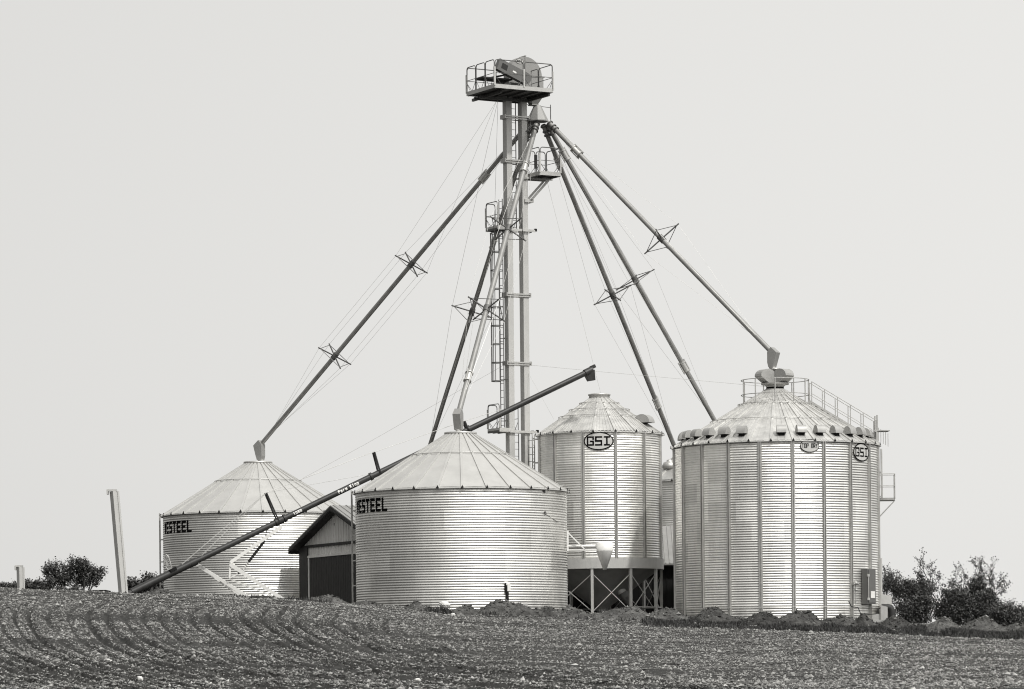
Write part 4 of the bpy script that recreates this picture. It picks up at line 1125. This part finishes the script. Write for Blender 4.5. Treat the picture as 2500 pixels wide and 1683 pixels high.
lb.abox(q0.x, q1.x, 165, 167, q0.z - 1.2, q0.z); lb.abox(q0.x - .0, q1.x + .03, 164.95, 167.05, q0.z, q0.z + .06)
tag(lb.build("farm_wagon", "dark_siding"), "low dark wagon box just over the crest right of the round tree", "wagon")

# ------------------------------------------------------------------ soil mounds
def mound(label, pxc, topy, wpx, d, pid, dark=1.0, peak=0.0):
    rs = np.random.RandomState(pid)
    zt = P(pxc, topy, d).z; x = P(pxc, topy, d).x; W = wpx / FPX * d / 2 * 1.15; zb_ = float(G(x, d)) - .05
    H = max(zt - zb_, .12) * 1.12 + .03; D = max(.6, min(W, 1.1))
    nr, na = 26, 72; r = np.linspace(0, 1, nr); a = np.linspace(0, 2 * np.pi, na, endpoint=False)
    RR, AA = np.meshgrid(r, a, indexing='ij'); wob = 1 + .22 * fbm(np.cos(AA) * 1.5 + pid, np.sin(AA) * 1.5, pid, 3)
    lx = RR * np.cos(AA) * W * wob; ly = RR * np.sin(AA) * D * wob
    off = rs.uniform(-.25, .25) * W; prof = np.clip(1 - RR ** 1.35, 0, 1) ** 1.05
    hh = H * prof * (1 + .30 * fbm((lx) * 2.2 + pid * 7, ly * 2.2, pid + 3, 3)) + .055 * fbm(lx * 9, ly * 9 + pid, pid + 5, 3) * (RR < .98)
    hh = hh * (1 - .18 * np.sin(lx / W * 3.0 + pid))
    hh = hh * (H / max(hh.max(), .01))
    V = np.stack([x + lx + off * prof * .4, d + ly, G(x + lx + off * prof * .4, d + ly) + hh - .05 - .08 * (RR > .97)], -1).reshape(-1, 3)
    i = np.arange(nr - 1)[:, None] * na; k = np.arange(na)[None]; k2 = (k + 1) % na
    F = np.stack([i + k, i + na + k, i + na + k2, i + k2], -1).reshape(-1, 4)
    sh = (np.repeat(1.0, len(V)) + .5 * fbm(V[:, 0] * 3, V[:, 2] * 5, pid, 3)) * dark
    # clods sitting on it, same mesh (as two triangles glued quads)
    nC = int(260 * W); pick = rs.randint(0, len(V), nC); cr = np.clip(rs.lognormal(math.log(.026), .5, nC), .012, .10)
    cs = np.where(rs.uniform(0, 1, nC) < .8, rs.uniform(.5, 1.4, nC), rs.uniform(1.8, 3.4, nC)) * dark
    cp = V[pick]; CV, CF, CS = clods(cp[:, 0], cp[:, 1], cp[:, 2] + cr * .2, cr, cs, rs, .8)
    F3 = np.concatenate([F[:, [0, 1, 2]], F[:, [0, 2, 3]]]); nv = len(V)
    ob = np_build("dirt_mound", np.concatenate([V, CV]), np.concatenate([F3, CF + nv]), "mound_soil", smooth=False, shade=np.concatenate([sh, CS]))
    tag(ob, label, "dirt mound", "dirt mounds along the edge of the field")
    return ob
MD = 134.6
for a in [
 ("low grassy dirt heap under the foot of the leftmost bin's left edge", 388, 1441, 110, 137.0, 1, .9),
 ("small low dirt heap at the ground end of the pale auger frame", 640, 1459, 90, 135, 2, .9),
 ("dirt mound in front of the dark shed door", 792, 1458, 120, MD, 3, 1.1),
 ("dirt mound at the left foot of the middle wide bin", 893, 1470, 110, MD, 4, 1.0),
 ("weedy dirt mound just left of the white boulder", 1022, 1473, 100, MD, 5, 1.0),
 ("small dirt mound just right of the white boulder", 1140, 1481, 95, MD, 6, .95),
 ("widest dirt mound, in front of the meter box", 1245, 1471, 160, MD, 7, 1.05),
 ("dirt mound at the right foot of the middle wide bin", 1330, 1486, 95, MD, 8, .9),
 ("dirt mound in front of the left legs of the hopper bin", 1396, 1485, 110, MD, 9, 1.05),
 ("stony dirt mound in front of the hopper bin's right legs", 1524, 1485, 160, MD, 10, 1.15),
 ("dirt mound in the gap between hopper bin and big right bin", 1630, 1490, 120, MD, 11, 1.1),
 ("dirt mound before the left edge of the big right bin", 1752, 1488, 120, MD, 12, .8),
 ("dark weedy mound before the left middle of the big right bin", 1868, 1500, 110, MD, 13, .6),
 ("pointed dirt mound with an upright slab of soil before the big right bin", 1952, 1497, 120, MD, 14, .75),
 ("rounded mound below the gas regulator of the big right bin", 2048, 1507, 110, MD, 15, .85),
 ("mound in front of the grey fan duct", 2108, 1505, 80, MD, 16, .8),
 ("weedy mound right of the black fan elbow", 2188, 1511, 110, MD, 17, .75),
 ("pale peaked mound between the two tall sparse trees", 2305, 1512, 100, MD, 18, 1.1),
 ("largest right hand mound, with a sunlit crest, near the dense round bush", 2412, 1510, 130, MD, 19, 1.05),
 ("mound cut by the right edge of the picture", 2494, 1527, 80, MD, 20, 1.0)]:
    mound(*a)
# upright slab on the pointed mound and white boulder
def rock(name, label, cat, px, py, hw, hh, hd, d, mat, seed, group=None):
    rs = np.random.RandomState(seed); c = P(px, py, d); import bmesh
    bm = bmesh.new(); bmesh.ops.create_icosphere(bm, subdivisions=3, radius=1)
    for v in bm.verts:
        p = v.co; q = np.array([p.x * 1.6 + seed, p.y * 1.6 + p.z * 1.3])
        k = 1 + .38 * float(fbm(np.array([q[0]]), np.array([q[1]]), seed, 3)[0])
        k *= 1 - .12 * math.floor(abs(p.x * 2 + p.z))
        v.co = Vector((p.x * hw * k, p.y * hd * k, p.z * hh * k))
    me = bpy.data.meshes.new(name); bm.to_mesh(me); bm.free(); me.materials.append(MAT[mat])
    if mat == "mound_soil":
        at_ = me.attributes.new("shade", 'FLOAT', 'POINT'); at_.data.foreach_set("value", [.8] * len(me.vertices))
    o = bpy.data.objects.new(name, me); C.objects.link(o); o.location = c; return tag(o, label, cat, group)
rock("boulder", "white limestone boulder lying on the mounds left of the middle of the wide bin", "boulder", 1085, 1477, .24, .15, .2, 134.2, "pale_rock", 3)
rock("boulder", "small pale boulder below the white one at the field edge", "boulder", 1106, 1501, .11, .07, .1, 132.6, "pale_rock", 5)
rock("soil_slab", "upright dark slab of soil on the tip of the pointed mound", "soil slab", 1946, 1497, .10, .16, .12, 134.5, "mound_soil", 8)
rock("boulder", "pale round stone in the lower left of the field", "boulder", 342, 1657, .09, .07, .08, 89.2, "pale_rock", 12, "stones big enough to single out in the field")
rock("boulder", "pale flat stone near the bottom of the field under the mid bin", "boulder", 1020, 1661, .10, .05, .07, 88.2, "pale_rock", 14, "stones big enough to single out in the field")

# ------------------------------------------------------------------ weeds (uncountable)
def blades(name, label, fn, n_, hmin, hmax, seed, wd=.022):
    rs = np.random.RandomState(seed); x, d = fn(rs, n_); n_ = len(x); z = GN(x, d) - .02
    clump = vnoise(x * 1.7, d * 1.7, seed); h = rs.uniform(hmin, hmax, n_) * (.35 + clump)
    a = rs.uniform(0, 6.28, n_); lx, ly = rs.uniform(-.45, .45, n_) * h, rs.uniform(-.45, .45, n_) * h
    wx, wy = np.cos(a) * wd, np.sin(a) * wd
    b = np.stack([x, d, z], -1); V = np.stack([b - np.stack([wx, wy, 0 * wx], -1), b + np.stack([wx, wy, 0 * wx], -1), b + np.stack([lx * .5 + wx * .7, ly * .5 + wy * .7, h * .6], -1), b + np.stack([lx, ly, h], -1)], 1)
    i = 4 * np.arange(n_)[:, None]; F = np.concatenate([i + np.array([[0, 1, 2]]), i + np.array([[0, 2, 3]])])
    ob = np_build(name, V.reshape(-1, 3), F, "weed", shade=np.repeat(rs.uniform(.5, 1.9, n_), 4))
    tag(ob, label, "weeds", kind="stuff")
def fnR(rs, n_):
    x = rs.uniform(5.0, 21.5, n_); d = rs.normal(132.9, 1.3, n_); d = np.where(d < 130.3 + x * 0, 131 + rs.uniform(0, 2, n_), d); k = (rs.uniform(0, 1, n_) < np.clip(.25 + (x - 5) * .12, 0, 1)) & (vnoise(x * 1.3, d * .4, 8) > .22); return x[k], d[k]
blades("weeds", "dark low weeds growing between the mounds on the right", fnR, 70000, .04, .21, 5, .03)
def fnL(rs, n_):
    x = rs.uniform(-10.0, 5.5, n_); d = rs.normal(134.9, .8, n_); k = vnoise(x * 1.1, d * 0.3, 4) > .62; return x[k], d[k]
blades("weeds", "scattered weed tufts between the mounds left of the hopper bin", fnL, 16000, .05, .24, 6, .026)
def fnM(rs, n_):
    x = rs.uniform(-20, -8, n_); d = rs.normal(138.5, 1.5, n_); return x, d
blades("weeds", "grass fringe on the far side of the field crest at left", fnM, 5000, .04, .14, 9)

# ------------------------------------------------------------------ trees
def tree(name, label, cat, px, basey, topy, wpx, d, seed, stems=3, lean=0.0, leaves=9000, leaf=.055, sig=.16, sparse_top=0.0, low=0.0, fan=.9, clumpy=1.2, group=None):
    """branching skeleton fitted to the measured height and width; leaves gather in tufts round the outer twigs"""
    rs = random.Random(seed); nrs = np.random.RandomState(seed)
    base = P(px, basey, d); H = (P(px, topy, d).z - base.z) * .97; W = wpx * d / FPX / 2 * .95
    t = thing(name, label, cat, tuple(base), group)
    segs = []; tips = []
    def grow(p, dr, L_, r, lev):
        q = p
        for i in range(3):
            dr = (dr + Vector((rs.uniform(-.2, .2) + lean * .10, rs.uniform(-.2, .2), rs.uniform(-.04, .12)))).normalized()
            q2 = q + dr * L_ / 3; r2 = r * .85
            segs.append((q, q2, r, r2, lev)); q = q2; r = r2
            if lev >= 2: tips.append((q.copy(), lev))
            if lev < 4:
                for _ in range(1 if lev else (1 if i or low == 0 else 0)):
                    sd_ = Vector((rs.uniform(-1, 1), rs.uniform(-1, 1), rs.uniform(-.25, .7))).normalized()
                    grow(q, (dr * .6 + sd_ * .8).normalized(), L_ * rs.uniform(.5, .75), r * .6, lev + 1)
    for k in range(stems):
        f = ((k + .5) / stems * 2 - 1) if stems > 1 else 0
        grow(base + Vector((f * W * .15, rs.uniform(-.15, .15) * W, -.15)), Vector((f * fan + lean * .25, rs.uniform(-.4, .4), 1)).normalized(), H * .5 * rs.uniform(.75, 1.1), .02 + .012 * H, 0)
    V = np.array([tuple(p) for p, _ in tips])
    mz = np.percentile(V[:, 2], 99.7) - base.z; lo, hi = np.percentile(V[:, 0], 1.5), np.percentile(V[:, 0], 98.5); mid = (lo + hi) / 2
    sx, sz = 2 * W / (hi - lo) * .93, H / mz * .96
    def fit(p):
        k = min(1, max(0, (p[2] - base.z) / (mz * .5)))
        return Vector((base.x + (p[0] - base.x) * sx - (mid - base.x) * sx * k, base.y + (p[1] - base.y) * sx * .8, base.z + (p[2] - base.z) * sz))
    m = MB()
    for q, q2, r, r2, lev in segs: m.tube(fit(q), fit(q2), max(r, .008), 5 if lev < 2 else 3, r1=max(r2, .007), caps=False)
    m.build("trunk", "bark", t)
    T = np.array([tuple(fit(p)) for p, _ in tips]); lv = np.array([l for _, l in tips])
    hf = (T[:, 2] - base.z) / H
    wgt = np.where(lv >= 3, 1.0, .5) * np.where(hf < low, .06, 1.0) * np.clip(1 - sparse_top * np.clip((hf - .42) / .3, 0, 1), .05, 1)
    wgt = wgt * nrs.uniform(.02, 1, len(T)) ** clumpy; wgt /= wgt.sum()
    pick = nrs.choice(len(T), leaves, p=wgt); sg = sig * (1 - .5 * sparse_top * np.clip((hf[pick] - .4) / .3, 0, 1))
    c = T[pick] + nrs.normal(0, 1, (leaves, 3)) * sg[:, None] * np.array([1, 1, .8])
    c[:, 2] = np.maximum(c[:, 2], base.z - .1)
    u = nrs.normal(0, 1, (leaves, 3)); u /= np.linalg.norm(u, axis=1)[:, None]; v = np.cross(u, nrs.normal(0, 1, (leaves, 3))); v /= np.linalg.norm(v, axis=1)[:, None] + 1e-9
    s = nrs.uniform(.6, 1.3, (leaves, 1)) * leaf
    Q = np.stack([c - u * s, c + v * s * .55, c + u * s, c - v * s * .55], 1)
    F = np.arange(4 * leaves).reshape(-1, 4)
    clump = np.repeat(nrs.uniform(.5, 1.6, len(T))[pick], 4) * np.repeat(nrs.uniform(.75, 1.25, leaves), 4)
    np_build("crown", Q.reshape(-1, 3), F, "leaf", t, shade=clump)
    return t
tree("tree", "airy two lobed dark tree on the horizon at the far left", "tree", 202, 1466, 1352, 108, 175, 5, stems=6, leaves=5600, sig=.11, low=.2, clumpy=2.0, group=None)
tree("tree", "smaller airy tree overlapping the left side of the two lobed tree", "tree", 140, 1462, 1362, 66, 176, 35, stems=4, leaves=2600, sig=.11, low=.3, clumpy=2.0)
tree("bush", "low dark bush just right of the short pale post", "bush", 106, 1448, 1413, 46, 172, 6, stems=4, leaves=2800, sig=.12, clumpy=2, group="low bushes on the left horizon")
tree("bush", "low dark bush showing on both sides of the short pale post", "bush", 52, 1448, 1415, 72, 172, 7, stems=5, leaves=3600, sig=.12, clumpy=2, group="low bushes on the left horizon")
tree("bush", "flat bush touching the left edge of the photo", "bush", 6, 1440, 1427, 30, 172, 8, stems=3, leaves=1200, sig=.1, group="low bushes on the left horizon")
tree("bush", "flat strip of brush under the airy trees at left", "bush", 165, 1456, 1434, 80, 172, 28, stems=6, leaves=3000, sig=.12, group="low bushes on the left horizon")
tree("bush", "round dark bush beneath the lower end of the auger", "bush", 330, 1458, 1415, 36, 170, 9, stems=4, leaves=4500, sig=.15, leaf=.07)
tree("bush", "dark bush rising behind the auger at the leftmost bin's ladder", "bush", 372, 1460, 1403, 60, 170, 10, stems=5, leaves=7000, sig=.15, leaf=.07)
tree("tree", "wind bent tree with a sparse top next to the black fan elbow", "tree", 2228, 1522, 1334, 140, 158, 11, stems=5, lean=-.9, leaves=10000, leaf=.042, sig=.11, sparse_top=.82, fan=.55, clumpy=1.6, group="sparse topped trees right of the bins")
tree("tree", "dark leafy tree filling in low behind the black fan elbow", "tree", 2240, 1532, 1450, 92, 156, 12, stems=6, leaves=8000, leaf=.055, sig=.15, clumpy=1.8)
tree("tree", "sparse topped tree standing above the big dark bushes near the right edge", "tree", 2385, 1522, 1350, 140, 160, 13, stems=5, lean=-.5, leaves=9000, leaf=.042, sig=.11, sparse_top=.82, fan=.55, clumpy=1.6, group="sparse topped trees right of the bins")
tree("bush", "big dense dark bush below the right sparse topped tree", "bush", 2330, 1538, 1434, 84, 156, 14, stems=7, leaves=15000, leaf=.055, sig=.17, clumpy=1.5)
tree("bush", "dense dark bush between the big bush and the bush at the photo's right edge", "bush", 2396, 1538, 1444, 74, 157, 15, stems=6, leaves=9000, leaf=.055, sig=.16, clumpy=1.8)
tree("bush", "rounded dense bush sloping down to the right edge of the photo", "bush", 2456, 1548, 1472, 100, 155, 16, stems=8, leaves=17000, leaf=.05, sig=.17)
tree("tree", "thin bare stemmed tree close to the right wall of the big bin", "tree", 2170, 1505, 1372, 40, 160, 17, stems=3, leaves=1100, leaf=.042, sig=.10, sparse_top=.3, low=.45, fan=.3)
